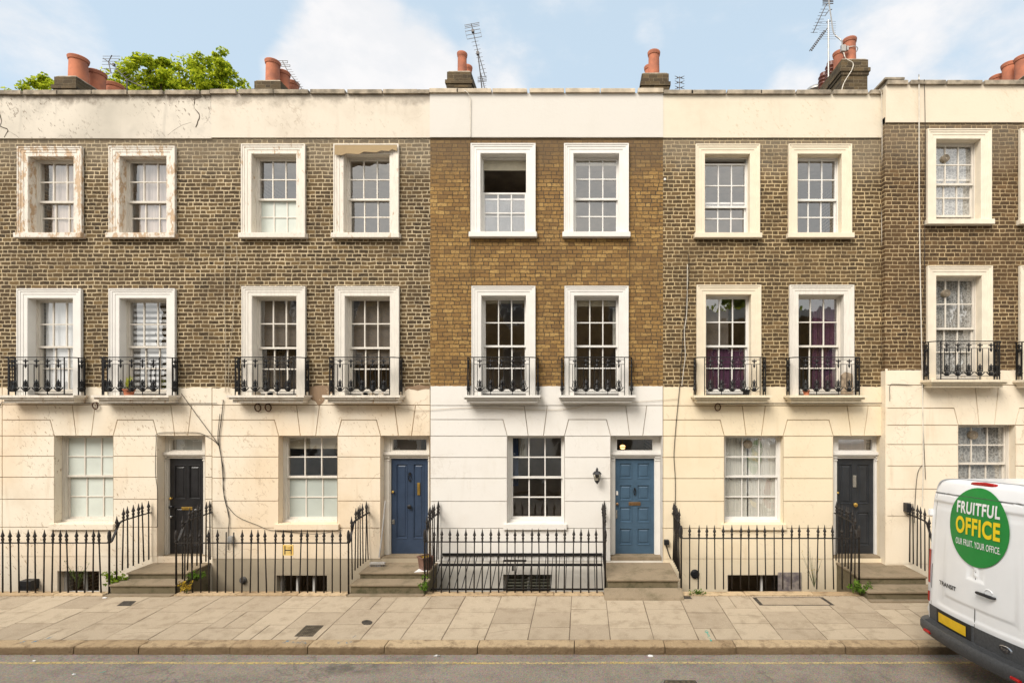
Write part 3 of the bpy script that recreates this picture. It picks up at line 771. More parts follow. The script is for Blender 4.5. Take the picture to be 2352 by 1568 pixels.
    for (a, b, lo, hi) in hb:
        f = MB(); y = wy + .14
        f.box(a, a + .045, y, y + .06, lo, hi); f.box(b - .045, b, y, y + .06, lo, hi); f.box(a + .045, b - .045, y, y + .06, hi - .045, hi)
        nb = spec.get('bcols', 3)
        for k in range(1, nb): xx = a + (b - a) * k / nb; f.box(xx - .018, xx + .018, y + .002, y + .05, lo, hi - .045)
        f.box(a + .045, b - .045, y + .003, y + .055, hi - .50, hi - .46)
        wb = f.build('basement_window', white_paint, H)
        MB().add([(a, y + .03, lo), (b, y + .03, lo), (b, y + .03, hi), (a, y + .03, hi)], [(0, 1, 2, 3)]).build('pane', glass, wb, recalc=False)
        if spec.get('louvre'):
            l = MB()
            for k in range(14): zz_ = hi - .06 - k * .062; l.box(a + .05, b - .05, y - .035, y - .02, zz_ - .022, zz_)
            l.build('window_bars', louvre_m, wb)
        if spec.get('poster'):
            u0, u1 = spec['poster']; p = MB(); p.box(x_(u0), x_(u1), wy - .02, wy - .012, -.9, hi + .06); p.build('hanging_sheet', poster_m, wb)
    # ---- parapet, coping
    p = MB(); py = wy - .018 - spec.get('pproud', 0)
    p.box(xL, xR, py, wy + .32, zpb, zcop - .075); p.build('parapet', pm, H)
    c = MB(); x = xL + R.uniform(-.3, .0)
    while x < xR:
        a, b = max(x, xL), min(x + .69, xR)
        if b - a > .05: c.cbox(a + .004, b - .004, py - .05, wy + .37, zcop - .085 + R.uniform(-.003, .003), zcop + R.uniform(-.004, .004), .012, t=R.random())
        x += .69 + R.uniform(-.04, .05)
    c.build('coping', spec.get('copm', coping_m), H)
    # ---- body behind the front
    r_ = MB(); r_.box(xL + .01, xR - .01, wy + .32, wy + 8, 8.75, 8.85); r_.build('roof', slate, H)
    k = MB(); k.box(xL + .01, xR - .01, wy + 7.98, wy + 8.2, -2.3, 8.75)
    k.box(xL, xL + .10, wy + .40, wy + 7.98, -2.3, 8.75); k.box(xR - .10, xR, wy + .40, wy + 7.98, -2.3, 8.75); k.build('rear_walls', brick_red, H)
    i_ = MB(); i_.box(xL + .11, xR - .11, wy + 2.4, wy + 2.5, -2.3, 8.7)
    i_.box(xL + .11, xR - .11, wy + .36, wy + 2.39, 8.60, 8.70)
    for zf in (.25, 3.15, 6.15): i_.box(xL + .11, xR - .11, wy + .36, wy + 2.39, zf - .1, zf)
    xm = (G[-1][0] - .12) if len(G) > 1 else (xL + xR) / 2
    i_.box(xm - .05, xm + .05, wy + .36, wy + 2.39, .251, 3.04)
    i_.build('interior', dark_room, H)
    # ---- windows
    ws = spec['Wo']; fs_ = spec['Fo']
    for (a, b, c_, d_), o in zip(Ws, ws):
        o = dict(o); trim = o.pop('trim'); sm = o.pop('surm'); vm = o.pop('vm', None)
        surround(H, a, b, d_, c_, wy, sm)
        sl = MB(); sl.box(a - .22, b + .22, wy - .10, wy + .20, d_ - .105, d_ - .002); sl.build('window_sill', o.pop('sillm', sm), H, bev=.008)
        if 'fan' in o: o['fan'] = (x_(o['fan'][0]), z_(o['fan'][1]), .075)
        sash(H, a, b, d_, c_, wy, trim, zm=z_(vm) if vm else None, **o)
    for (a, b, c_), o in zip(Fs, fs_):
        o = dict(o); trim = o.pop('trim'); sm = o.pop('surm'); vm = o.pop('vm', 793); worn = o.pop('worn', False); slm = o.pop('slabm', sm)
        surround(H, a, b, zs, c_, wy, sm)
        if 'fan' in o: o['fan'] = (x_(o['fan'][0]), z_(o['fan'][1]), .075)
        sash(H, a, b, zs + .05, c_, wy, trim, zm=z_(vm), **o)
        balcony(H, (a + b) / 2 + o.get('dx', 0), wy, zs, slm, worn=worn)
    for (a, b), o in zip(G[:spec['nw']], spec['Go']):
        o = dict(o); trim = o.pop('trim'); vm = o.pop('vm', None); sm = o.pop('surm', st)
        sl = MB(); sl.box(a - .07, b + .05, wy - .055, wy + .19, gsill - .12, gsill); sl.build('window_sill', sm, H, bev=.008)
        if 'fan' in o: o['fan'] = (x_(o['fan'][0]), z_(o['fan'][1]), .085)
        sash(H, a + .035, b - .025, gsill + .01, vh, wy, trim, zm=z_(vm) if vm else None, dep=.165, **o)
        fr = MB(); fr.box(a, a + .035, wy + .15, wy + .24, gsill, vh); fr.box(b - .025, b, wy + .15, wy + .24, gsill, vh); fr.build('window_lining', trim, H)
    # ---- door case
    if len(G) > spec['nw']:
        a, b = G[-1]; dd = spec['door']; y = wy + .19; zt = .39
        th = MB(); th.box(a + .0, b - .0, wy + .02, wy + .30, .20, zt); th.build('threshold', step_m, H, bev=.01)
        zd1 = z_(1052 - 0); zd1 = CZ - (1052 - VC) * (D + wy + .22) / F
        zc0, zc1 = CZ - (1046 - VC) * (D + y) / F, CZ - (1037 - VC) * (D + y) / F
        fz0, fz1 = CZ - (1034 - VC) * (D + y) / F, CZ - (1009 - VC) * (D + y) / F
        dx0, dx1 = x_(dd['u'][0]) * (D + wy + .22) / (D + wy), x_(dd['u'][1]) * (D + wy + .22) / (D + wy)
        dx0, dx1 = max(dx0, a + .06), min(dx1, b - .03)
        tm = dd['trim']; f = MB()
        f.box(a, dx0, y, y + .11, zt, vh - .001); f.box(dx1, b, y, y + .11, zt, vh - .001)
        pl = .05
        f.box(a + .006, dx0 - .02, y - .025, y - .0, zt, zc0 - .10); f.box(dx1 + .02, b - .006, y - .025, y - .0, zt, zc0 - .10)
        f.box(a + .003, dx0 - .008, y - .04, y, zc0 - .10, zc0 - .075); f.box(dx1 + .008, b - .003, y - .04, y, zc0 - .10, zc0 - .075)
        f.box(a + .003, dx0 - .008, y - .035, y, zc0 - .045, zc0 - .01); f.box(dx1 + .008, b - .003, y - .035, y, zc0 - .045, zc0 - .01)
        f.box(dx0, dx1, y + .0, y + .11, zd1, fz0 - .035)
        f.box(a + .001, b - .001, y - .07, y - .001, zc0 + .02, zc1); f.box(a + .002, b - .002, y - .045, y - .001, zc0 - .008, zc0 + .02)
        f.box(dx0, dx1, y + .0, y + .11, fz1 + .03, vh - .001)
        f.box(dx0, dx1, y + .012, y + .09, fz0 - .035, fz0); f.box(dx0, dx1, y + .012, y + .09, fz1, fz1 + .03)
        fx0, fx1 = dx0 + .035, dx1 - .035
        f.box(dx0, fx0, y + .012, y + .09, fz0, fz1); f.box(fx1, dx1, y + .012, y + .09, fz0, fz1)
        fc = f.build('door_frame', tm, H, bev=.003)
        MB().add([(fx0, y + .05, fz0), (fx1, y + .05, fz0), (fx1, y + .05, fz1), (fx0, y + .05, fz1)], [(0, 1, 2, 3)]).build('fanlight', glass, H, recalc=False)
        if dd.get('fanback'):
            MB().add([(fx0, y + .12, fz0 - .02), (fx0 + (fx1 - fx0) * dd['fanback'][1], y + .12, fz0 - .02), (fx0 + (fx1 - fx0) * dd['fanback'][1], y + .12, fz1 + .02), (fx0, y + .12, fz1 + .02)], [(0, 1, 2, 3)]).build('fanlight_curtain', dd['fanback'][0], H, recalc=False)
        yd = y + .05
        dr = door(H, dx0 + .001, dx1 - .001, zt + .002, zd1 - .001, yd, dd['m'], dd['panels'])
        wd, ht = dx1 - dx0, zd1 - zt
        for (nm, m, kind, u, v, sx, sz) in dd['furn']:
            q = MB(); px, pz = dx0 + u * wd, zt + v * ht
            if kind == 'plate':
                q.cbox(px - sx / 2, px + sx / 2, yd - .016, yd + .002, pz - sz / 2, pz + sz / 2, .003)
                if sx > sz: q.box(px - sx * .38, px + sx * .38, yd - .021, yd - .0165, pz - sz * .2, pz + sz * .2)
                else: q.box(px - sx * .25, px + sx * .25, yd - .021, yd - .0165, pz - sz * .38, pz + sz * .38)
            elif kind == 'knob':
                q.tube([(px, yd + .002, pz), (px, yd - .03, pz), (px, yd - .035, pz), (px, yd - .05, pz), (px, yd - .065, pz)], [sx * .35, sx * .3, sx * .5, sx * .52, sx * .2], 14)
            elif kind == 'knocker':
                q.tube([(px, yd + .002, pz + sz / 2), (px, yd - .03, pz + sz / 2)], sx * .35, 10)
                q.tube([(px - sx * .1, yd - .022, pz + sz * .45), (px - sx * .45, yd - .024, pz), (px - sx * .2, yd - .022, pz - sz * .42), (px + sx * .2, yd - .022, pz - sz * .42), (px + sx * .45, yd - .024, pz), (px + sx * .1, yd - .022, pz + sz * .45)], .008, 6)
                q.tube([(px, yd - .0, pz - sz * .42), (px, yd - .03, pz - sz * .42)], sx * .25, 8)
            q.build(nm, m, dr, smooth=kind != 'plate')
    for ch in spec.get('chim', []): chimney(H, *ch)
    return H
louvre_m = plain("grey_green_louvre", (.20, .20, .15), .6, bmp=0); poster_m = plain("clear_sheet_poster", (.36, .31, .27), .4, var=.45, scale=9, bmp=0, c2=(.13, .11, .12))
# ------------------------------------------------------------------ the houses
def shift(spec, du, n):
    s = dict(spec); s['W'] = [(a + du, b + du, c, d) for a, b, c, d in s['W']]; s['F'] = [(a + du, b + du, c) for a, b, c in s['F']]
    s['G'] = [(a + du, b + du) for a, b in s['G']]; s['B'] = (s['B'][0] + du, s['B'][1] + du, s['B'][2]); s['n'] = n
    dd = dict(s['door']); dd['u'] = (dd['u'][0] + du, dd['u'][1] + du); s['door'] = dd; return s
p4 = [(.12, .46, .57, .93), (.54, .88, .57, .93), (.12, .46, .08, .49), (.54, .88, .08, .49)]
p2 = [(.12, .44, .155, .945), (.58, .88, .155, .945)]
p8 = [(.10 + .46 * i, .44 + .46 * i, a, b) for i in (0, 1) for a, b in ((.785, .955), (.555, .725), (.325, .495), (.09, .27))]
p4b = [(.10, .44, .52, .94), (.56, .90, .52, .94), (.10, .44, .08, .44), (.56, .90, .08, .44)]
H1 = dict(n='h1', label='narrow sooty brick house with heavily flaking window surrounds and a black door', x=(-11.60, X(487)), v_st=889, v_pb=319, v_cop=211, brick=brick_dark,
  W=[(67, 171, 361, 537), (276.4, 384, 360, 537)], F=[(66, 169.4, 685.4), (276.4, 384, 685.4)], z_slab=3.62, ragged=.012,
  G=[(125, 259.9), (361.7, 471)], nw=1, v_head=1000.7, v_trap=964, v_str=929, rows=[1047, 1095.5, 1146, 1210], v_gsill=1201.5, z_base=.40, B=(131, 227, 1311), bcols=2,
  Wo=[dict(trim=old_white, surm=peel_heavy, vm=456.8, backs=[('curtain', .22, 1.02, 0, 1, net_pink, .0, .012)]),
      dict(trim=old_white, surm=peel_heavy, vm=456.8, backs=[('curtain', .18, 1.02, 0, 1, net_pink, .0, .012)])],
  Fo=[dict(trim=old_white, surm=white_trim, slabm=peel_mid, worn=True, vm=794.8, backs=[('blind', .1, 1.0, 0, .99, white_blind, .0, .006)]),
      dict(trim=old_white, surm=white_trim, slabm=peel_mid, worn=True, vm=794.8, backs=[('blind', .05, 1.0, .02 + .062 * k, .052 + .062 * k, white_blind, .0, 0) for k in range(16)])],
  Go=[dict(trim=old_white, vm=1096, frostlow=frost_pale, frosttop=frost)],
  door=dict(u=(383, 469), trim=old_white, m=door_black, panels=p4, fanback=(net, 1), furn=[('letter_plate', brass, 'plate', .5, .475, .22, .06), ('lock', brass, 'knob', .06, .58, .05, .05), ('door_knob', door_black, 'knob', .07, .49, .07, .07), ('keyhole_cover', chrome, 'knob', .07, .39, .045, .045)]),
  chim=[(-11.49, -11.03, .93, 3.4, 10.55, [(-11.24, 1.2, .18, 11.13, 't'), (-11.24, 1.63, .18, 11.08, 't'), (-11.24, 2.1, .18, 11.08, 't')])])
H2 = dict(n='h2', label='sooty brick house with chipped cream surrounds and a navy blue front door', x=(X(487), X(988)), v_st=889, v_pb=317, v_cop=209, brick=brick_dark,
  W=[(579, 681.5, 355, 537), (790.3, 895.5, 355, 537)], F=[(580.4, 682, 680.5), (793.2, 896.4, 680.5)], z_slab=3.62, ragged=.022,
  G=[(640.2, 774.7), (874.3, 986)], nw=1, v_head=1001, v_trap=964, v_str=930, rows=[1049, 1098, 1150, 1212], v_gsill=1202, z_base=.354, B=(634.6, 750.8, 1320.8), basem=grey_plinth,
  Wo=[dict(trim=peel_light, surm=peel_mid, vm=451, glassm=glass_grey, frostlow=frost_pale),
      dict(trim=peel_light, surm=peel_mid, vm=451, glassm=glass_grey)],
  Fo=[dict(trim=peel_light, surm=peel_light, slabm=peel_mid, worn=True, vm=797, backs=[('blind', 0, 1, .5, 1, dark_blind, 0, 0), ('curtain', .1, .9, .05, .4, dark_blind, .05, .03)]),
      dict(trim=peel_light, surm=peel_light, slabm=peel_mid, worn=True, vm=797, backs=[('blind', 0, 1, .3, 1, dark_blind, 0, 0)])],
  Go=[dict(trim=peel_light, vm=1098, frostlow=frost, backs=[('blind', 0, 1, .84, 1, blind_cream, 0, 0)])],
  door=dict(u=(898, 984), trim=peel_light, m=door_navy, panels=p2, fanback=(dark_blind, .8), furn=[('letter_plate', brass, 'plate', .735, .68, .055, .25), ('knocker', iron, 'knocker', .5, .80, .075, .15), ('door_knob', iron, 'knob', .5, .495, .085, .085), ('lock', brass, 'knob', .06, .65, .05, .05), ('door_handle', chrome, 'plate', .06, .335, .05, .09)]),
  chim=[(X(585.7, 1.1), X(644.3, 1.1), 1.1, 3.6, 10.56, [(-7.09, 1.5, .155, 11.25, 't'), (-7.06, 1.85, .155, 11.22, 't'), (-7.06, 2.25, .155, 11.22, 't')])])
H3 = dict(n='h3', label='clean yellow brick house with bright white ground floor and slate blue door', x=(X(988), X(1523)), v_st=885.5, v_pb=316.5, v_cop=207, brick=brick_yellow,
  W=[(1104, 1208.6, 353.7, 535), (1317.4, 1422, 353.7, 535)], F=[(1106, 1208.3, 679.6), (1318.8, 1421.4, 679.6)], z_slab=3.62, ragged=.004, copm=coping_light, pproud=.006,
  G=[(1165, 1296.4), (1402.8, 1520)], nw=1, v_head=1001, v_trap=963.3, v_str=931, rows=[1050, 1098.5, 1151, 1213], v_gsill=1201.5, z_base=.31, B=(1155.5, 1268, 1319), basem=rough_white, louvre=True, bcols=2,
  Wo=[dict(trim=white_paint, surm=white_trim, vm=449, glassm=glass_grey, drop=.69, backs=[('blind', .02, .98, .86, 1, blind_cream, .0, 0)]),
      dict(trim=white_paint, surm=white_trim, vm=450, glassm=glass_grey, backs=[('blind', .02, .98, .92, 1, blind_cream, .0, 0)])],
  Fo=[dict(trim=white_paint, surm=white_trim, backs=[('blind', .02, .98, .945, 1, blind_cream, .0, 0)]),
      dict(trim=white_paint, surm=white_trim, backs=[('blind', .02, .98, .915, 1, blind_cream, .0, 0), ('curtain', .88, 1, .5, .9, net, .05, .01)])],
  Go=[dict(trim=white_paint, vm=1099, bar=.024, backs=[('curtain', 0, .14, .4, 1, blue_c, .0, .02), ('blind', .15, .3, .72, .98, net, .06, .02)])],
  door=dict(u=(1413, 1502.5), trim=white_paint, m=door_teal, panels=p8, furn=[('letter_plate', bronze, 'plate', .5, .525, .24, .07), ('knocker', iron, 'knocker', .5, .65, .05, .13), ('door_handle', chrome, 'plate', .035, .415, .03, .17), ('lock', bronze, 'knob', .05, .525, .055, .055), ('entry_keypad', white_paint, 'plate', .05, .635, .04, .08)]),
  chim=[(X(1028, 1), X(1081.3, 1), 1.0, 3.0, 10.70, [(X(1061.6, 1.4), 1.4, .11, 11.37, 't'), (X(1061.6, 1.4) + .02, 1.85, .11, 11.36, 't')]),
        (X(1475, 1), X(1535, 1), 1.0, 3.2, 10.66, [(1.60, 1.35, .135, 11.36, 't'), (1.585, 1.9, .135, 11.38, 't')])])
H4 = dict(n='h4', label='weathered brick house with creamy yellow ground floor and charcoal door', x=(X(1523), 5.99), v_st=887, v_pb=317, v_cop=210, brick=brick_mid,
  W=[(1618.7, 1722, 355, 537), (1831.2, 1932.3, 355, 537)], F=[(1621, 1724.8, 677), (1833.5, 1937.3, 677)], z_slab=3.62, ragged=.006,
  G=[(1663.7, 1799), (1913.8, 2026)], nw=1, v_head=1001, v_trap=964, v_str=931.5, rows=[1050, 1098.5, 1151, 1213], v_gsill=1202, z_base=.354, B=(1671.3, 1839, 1320), bcols=2, poster=(1786, 1840),
  Wo=[dict(trim=white_paint, surm=cream_trim, vm=458, glassm=glass_grey, drop=.09),
      dict(trim=white_paint, surm=cream_trim, vm=452, glassm=glass_grey)],
  Fo=[dict(trim=white_paint, surm=cream_trim, slabm=peeling("mossy_cream_paint", (.78, .68, .5), .2, (.2, .17, .08)), vm=793, backs=[('curtain', -.02, .93, 0, .46, purple, .0, .012), ('blind', -.02, .6, .46, .9, dark_blind, .08, 0)]),
      dict(trim=peel_light, surm=peel_light, slabm=peeling("mossy_pale_paint", (.78, .68, .5), .2, (.2, .17, .08)), vm=793, backs=[('curtain', .42, .95, 0, .99, purple, .0, .02)])],
  Go=[dict(trim=white_paint, vm=1097, fan=(1725, 1021.6), backs=[('curtain', 0, .455, 0, 1, net, .0, .006), ('curtain', .475, 1, 0, 1, net, .0, .006)])],
  door=dict(u=(1921, 2007), trim=white_paint, m=door_char, panels=p4b, fanback=(net_pink, .9), furn=[('letter_plate', chrome, 'plate', .49, .76, .07, .24), ('door_knob', brass, 'knob', .5, .515, .08, .08), ('lock', brass, 'knob', .03, .64, .045, .045)]),
  chim=[(X(1933, 1.05), X(1992.5, 1.05), 1.05, 4.3, 11.00, [(6.04, 1.4, .145, 11.68, 't'), (6.05, 1.88, .145, 11.70, 't'), (6.05, 2.28, .13, 11.73, 'l'), (6.05, 2.65, .13, 11.70, 'l')])])
u5 = lambda x: UC + x * F / (D - .15)
H5 = dict(n='h5', label='brown brick house at the right edge standing slightly forward of its neighbours', y=-.15, x=(5.955, 10.95), v_st=849, v_pb=282, v_cop=188, brick=brick_red,
  W=[(2149, 2251.4, 320.6, 506), (2361, 2463, 320.6, 506)], F=[(2149, 2253.7, 633.9), (2361, 2465, 633.9)], z_slab=3.915, ragged=.004,
  G=[(2201, 2332), (2470, 2580)], nw=1, v_head=976, v_trap=937, v_str=884, rows=[1020.4, 1069.7, 1122.7, 1184.5], v_gsill=1176, z_base=.30, B=(2210, 2320, 1320),
  Wo=[dict(trim=old_white, surm=cream_trim2, vm=415.4, fan=(2184.8, 355), raise_=.1, backs=[('curtain', 0, 1, 0, 1, lace, .0, .02)]),
      dict(trim=old_white, surm=cream_trim2, vm=415.4, backs=[('curtain', 0, 1, 0, 1, lace, .0, .02)])],
  Fo=[dict(trim=old_white, surm=cream_trim2, slabm=peeling("stained_cream_paint", (.72, .62, .46), .25, (.2, .17, .1)), vm=752, fan=(2186.5, 669.5), backs=[('curtain', 0, 1, 0, 1, lace, .0, .02)]),
      dict(trim=old_white, surm=cream_trim2, vm=752, backs=[('curtain', 0, 1, 0, 1, lace, .0, .02)])],
  Go=[dict(trim=old_white, vm=1067, fan=(2251.7, 1000), backs=[('curtain', 0, 1, 0, 1, lace, .0, .02)])],
  door=dict(u=(2480, 2568), trim=white_paint, m=door_char, panels=p4b, furn=[('door_knob', brass, 'knob', .5, .5, .08, .08)]),
  chim=[(9.58, 10.08, .8, 3.3, 10.55, [(9.82, 1.24, .15, 11.17, 't'), (9.82, 1.6, .15, 11.26, 't'), (9.82, 1.95, .15, 11.18, 't')])])
crack_m = plain('crack_dark', (.09, .07, .05), .95, bmp=0)
bare_m = peeling("bare_mortar", (.26, .17, .10), .5, (.36, .27, .18))
H0 = shift(H1, -482, 'h0'); H0['like'] = 'h1'; H0['x'] = (-15.9, -11.6); H0['label'] = 'brick house just beyond the left edge of the street view'; H0['chim'] = []
for hs in (H1, H2, H3, H4, H5, H0):
    H = house(hs)
    if hs['n'] == 'h5':
        b = MB(); b.add([(5.955, -.138, 4.1), (5.955, .05, 4.1), (5.955, .05, 9.1), (5.955, -.138, 9.1)], [(0, 1, 2, 3)]); b.build('brick_return', brick_red, H, recalc=False)
        b = MB(); b.box(5.956, 6.0, -.148, .05, -.0, 4.14); b.build('stucco_return', MS['h5'], H)
        b = MB(); b.cbox(5.91, 6.3, -.21, 1.6, 9.80, 9.845, .01); b.build('return_coping', coping_m, H)
        b = MB(); b.box(5.955, 6.1, .171, 1.5, 8.9, 9.80); b.build('parapet_return', MP['h5'], H)
    if hs['n'] == 'h1':
        for pl, r in (([(447, 226), (449, 238), (447, 250), (455, 259), (461, 268), (456, 280), (451, 294)], .010), ([(440, 282), (420, 289), (402, 300), (387, 312)], .004), ([(2, 262), (6, 280), (2, 291), (18, 297), (21, 303), (12, 317)], .011), ([(21, 303), (34, 309), (45, 318)], .004), ([(447, 231), (462, 224), (480, 226)], .006)):
            b = MB(); q = []
            for a_, c_ in zip(pl, pl[1:]):
                for t_ in (0, .5): q.append((X(a_[0] + (c_[0] - a_[0]) * t_ + R.uniform(-1, 1)), -.0165, Z(a_[1] + (c_[1] - a_[1]) * t_ + R.uniform(-1, 1))))
            q.append((X(pl[-1][0]), -.0165, Z(pl[-1][1]))); b.tube(q, [r * R.uniform(.5, 1.2) for _ in q], 4); b.build('parapet_crack', crack_m, H)
    if hs['n'] == 'h2':   # lost render between the two balconies
        for pl in ([(712, 888), (740, 884), (770, 889), (768, 898), (757, 905), (750, 914), (741, 925), (733, 930), (724, 921), (715, 918), (708, 905)],
                   [(931, 890), (960, 884), (988, 886), (986, 893), (960, 896), (940, 893), (928, 900)]):
            pts = []; b = MB()
            for i, (u, v) in enumerate(pl):
                u2, v2 = pl[(i + 1) % len(pl)]
                for t in (0, .33, .66): pts.append((X(u + (u2 - u) * t + R.uniform(-1.5, 1.5)), Z(v + (v2 - v) * t + R.uniform(-1.5, 1.5))))
            b.prism(pts, -.006, .004); b.build('exposed_patch', bare_m, H)
        b = MB()
        for pl in ([(773, 338), (915, 338), (915, 352), (905, 347), (896, 352), (880, 350), (868, 355), (840, 353), (828, 359), (800, 357), (790, 361), (773, 360)],):
            b.prism([(X(u), Z(v)) for u, v in pl], -.083, -.076)
        b.build('bare_lintel', stucco("bare_render", (.36, .26, .14), (.24, .17, .1), .4), H)

# ------------------------------------------------------------------ entrance steps, bridging the light wells
def steps(label, xa, xb, front, z1=.28, second=.33, z2=.17, third=.12, z3=.012, wy=0.0, apron=False):
    s = thing('entrance_steps', label, 'steps', (xa, -front, 0), 'stone steps up to the front doors')
    def slab(y0, y1, za, zb, nm, e=0.0):
        b = MB(); n = 14; nose = .03
        top = []
        b.box(xa + .02 - e, xb - .02 + e, y0 + nose, y1, za, zb - .03)
        m = MB(); m.box(xa - e, xb + e, y0, y1, zb - .03, zb)
        b.build(nm + '_riser', moss_m, s); m.build(nm, step_m, s, bev=.009)
    slab(-front, wy + .018, -2.3, z1, 'landing', -.03)
    y = -front
    if apron:
        b = MB(); b.add([(xa - .02, y + .02, .14), (xb + .02, y + .02, .14), (xb + .02, y - .21, .022), (xa - .02, y - .21, .022), (xa - .02, y + .02, -.1), (xb + .02, y + .02, -.1), (xb + .02, y - .24, -.05), (xa - .02, y - .24, -.05)], [(0, 3, 2, 1), (4, 5, 6, 7), (0, 1, 5, 4), (1, 2, 6, 5), (2, 3, 7, 6), (3, 0, 4, 7)]); b.build('sloping_stone', step_m, s, bev=.012)
    if second: slab(y - second, y + .025, -.2, z2, 'step'); y -= second
    if third: slab(y - third, y + .025, -.2, z3, 'step'); y -= third
    return s
steps('worn steps with weeds leading to the black door at the left', -8.62, -7.40, .62)
steps('grey steps leading to the navy blue door, white paper lying on them', -4.25, -2.87, .62)
steps('mossy steps leading to the slate blue door', .40, 1.77, 1.0, second=None, third=None, apron=True)
steps('cracked steps leading to the charcoal door, with bush beside them', 5.02, 6.36, .85, second=.38, z2=.145, third=.1, z3=.015)

def wells():
    c = MB()     # stone edge under the railings
    for a, b in ((-21, -8.66), (-7.38, -4.27), (-2.85, .38), (1.80, 5.0), (6.38, 21)):
        x = a
        while x < b - .05:
            e = min(x + 1.15 + R.uniform(-.1, .1), b); c.cbox(x + .003, e - .003, -1.015, -.845, -.12, .022 + R.uniform(-.004, .004), .012, t=R.random()); x = e
    struct(c.build('light_well_edge', granite, tint=True))
wells()

# ------------------------------------------------------------------ iron railings
PROF = [(.0125, 0), (.0115, .5), (.0105, .90), (.016, .925), (.020, .935), (.014, .955), (.022, .985), (.022, 1.0), (.013, 1.015), (.017, 1.03), (.031, 1.05), (.024, 1.065), (.012, 1.11), (.004, 1.165), (.001, 1.17)]
def spear_mesh(name, prof, hgt=0):
    b = MB(); b.lathe((0, 0, 0), prof, 8); me = bpy.data.meshes.new(name); me.from_pydata(b.v, [], b.f); me.update()
    for p in me.polygons: p.use_smooth = True
    me.materials.append(iron_worn); return me
SPEAR = spear_mesh('spear_bar', PROF)
BROKEN = spear_mesh('headless_bar', [(.0125, 0), (.0115, .5), (.0105, 1.12), (.004, 1.125)])
POST = spear_mesh('corner_post', [(.017, 0), (.015, .92), (.024, .935), (.03, .95), (.02, .965), (.027, 1.0), (.03, 1.05), (.024, 1.12), (.01, 1.155), (.001, 1.16)])
def railing(label, xa, xb, left=False, right=False, zr=.925, hi=1.265, yf=-.915, sp=.150, broken=(), gaps=(), postl=True, sideonly=False, wy=0.0, xfar=None):
    t = thing('iron_railing', label, 'railing', (xa, yf, 0), 'spear-topped iron railings before the houses')
    rail = MB()
    def bar(x, y, zb, me=SPEAR, tilt=.012, nm='spear_bar'):
        o = bpy.data.objects.new(nm, me); COL.objects.link(o); o.parent = t
        o.location = (x - xa, y - yf, zb); o.rotation_euler = (R.gauss(0, tilt), R.gauss(0, tilt), 0)
        return o
    zoff = .925
    def side(x):
        pth = [(x, yf, zr), (x, yf + .05, zr + .02), (x, yf + .20, hi - .03), (x, yf + .27, hi), (x, (yf + wy) / 2 + .1, hi + .012), (x, wy - .0, hi + .02)]
        vs = []
        for i in range(len(pth) - 1):
            a, b = Vector(pth[i]), Vector(pth[i + 1]); d = (b - a).normalized(); nrm = Vector((0, -d.z, d.y)) * .007; ww = Vector((.021, 0, 0))
            q = [a - ww - nrm, a + ww - nrm, a + ww + nrm, a - ww + nrm, b - ww - nrm, b + ww - nrm, b + ww + nrm, b - ww + nrm]
            rail.add(q, [(0, 3, 2, 1), (4, 5, 6, 7), (0, 1, 5, 4), (1, 2, 6, 5), (2, 3, 7, 6), (3, 0, 4, 7)])
        n = int((wy - yf) / .118)
        for i in range(1, n + 1):
            y = yf + .03 + i * (wy - .05 - yf - .03) / n
            for a, b in zip(pth, pth[1:]):
                if a[1] <= y <= b[1] + 1e-6: zz = a[2] + (b[2] - a[2]) * (y - a[1]) / (b[1] - a[1])
            bar(x, y, zz - zoff)
    if not sideonly:
        rail.box(xa, xb, yf - .019, yf + .019, zr - .007, zr + .007)
        n = max(1, round((xb - xa) / sp)); k = 0
        for i in range(n + 1):
            x = xa + (xb - xa) * i / n
            if i in gaps: continue
            corner = (i == 0 and left) or (i == n and right)
            bar(x, yf, zr - zoff, POST if corner else (BROKEN if i in broken else SPEAR), .004 if corner else .014, 'corner_post' if corner else 'spear_bar')
    if left: side(xa)
    if right: side(xb)
    rail.build('top_rail', iron_worn, t)
    return t
railing('black railing at the left edge, turning up beside the black-door steps', -15.5, -8.63, right=True)
railing('black railing carrying the yellow hydrant sign', -7.41, -4.27, left=True, right=True, broken=(6, 7), gaps=())
railing('black railing before the white house, over a sloping grille', -2.88, .405, left=True, right=True, zr=.945)
railing('black railing before the cream yellow house', 1.79, 5.03, left=True, right=True, zr=1.01, hi=1.25, broken=(11,), sp=.152)
railing('black railing partly hidden behind the white van', 6.40, 13.0, left=True, zr=.925, wy=-.15)

# sloping security grille of the white house
def grille():
    x0, x1 = -2.78, .36; b = MB()
    t = thing('area_grille', 'sloping black security grille over the white house light well', 'grille', (x0, -.84, 0))
    A = lambda x, s: (x, -.80 + .78 * s, .055 + .395 * s)
    b.box(x0 - .02, x1 + .02, -.035, -.005, .43, .475); b.box(x0 - .02, x1 + .02, -.825, -.80, .03, .06)
    p, q = A(x0, .68), A(x1, .68); b.box(p[0] - .02, q[0] + .02, p[1] - .02, p[1] + .02, p[2] - .02, p[2] + .02)
    b.build('grille_frame', iron, t)
    r = MB()
    for i in range(24): x = x0 + (x1 - x0) * i / 23; r.tube([A(x, 0), A(x, 1)], .008, 6)
    r.build('grille_bars', iron, t)
    l = MB(); l.box(-1.55, -1.10, -.30, -.27, .39, .425); l.tube([(-1.36, -.3, .22), (-1.36, -.3, .32)], .02, 8); l.build('padlock', iron_worn, t)
grille()

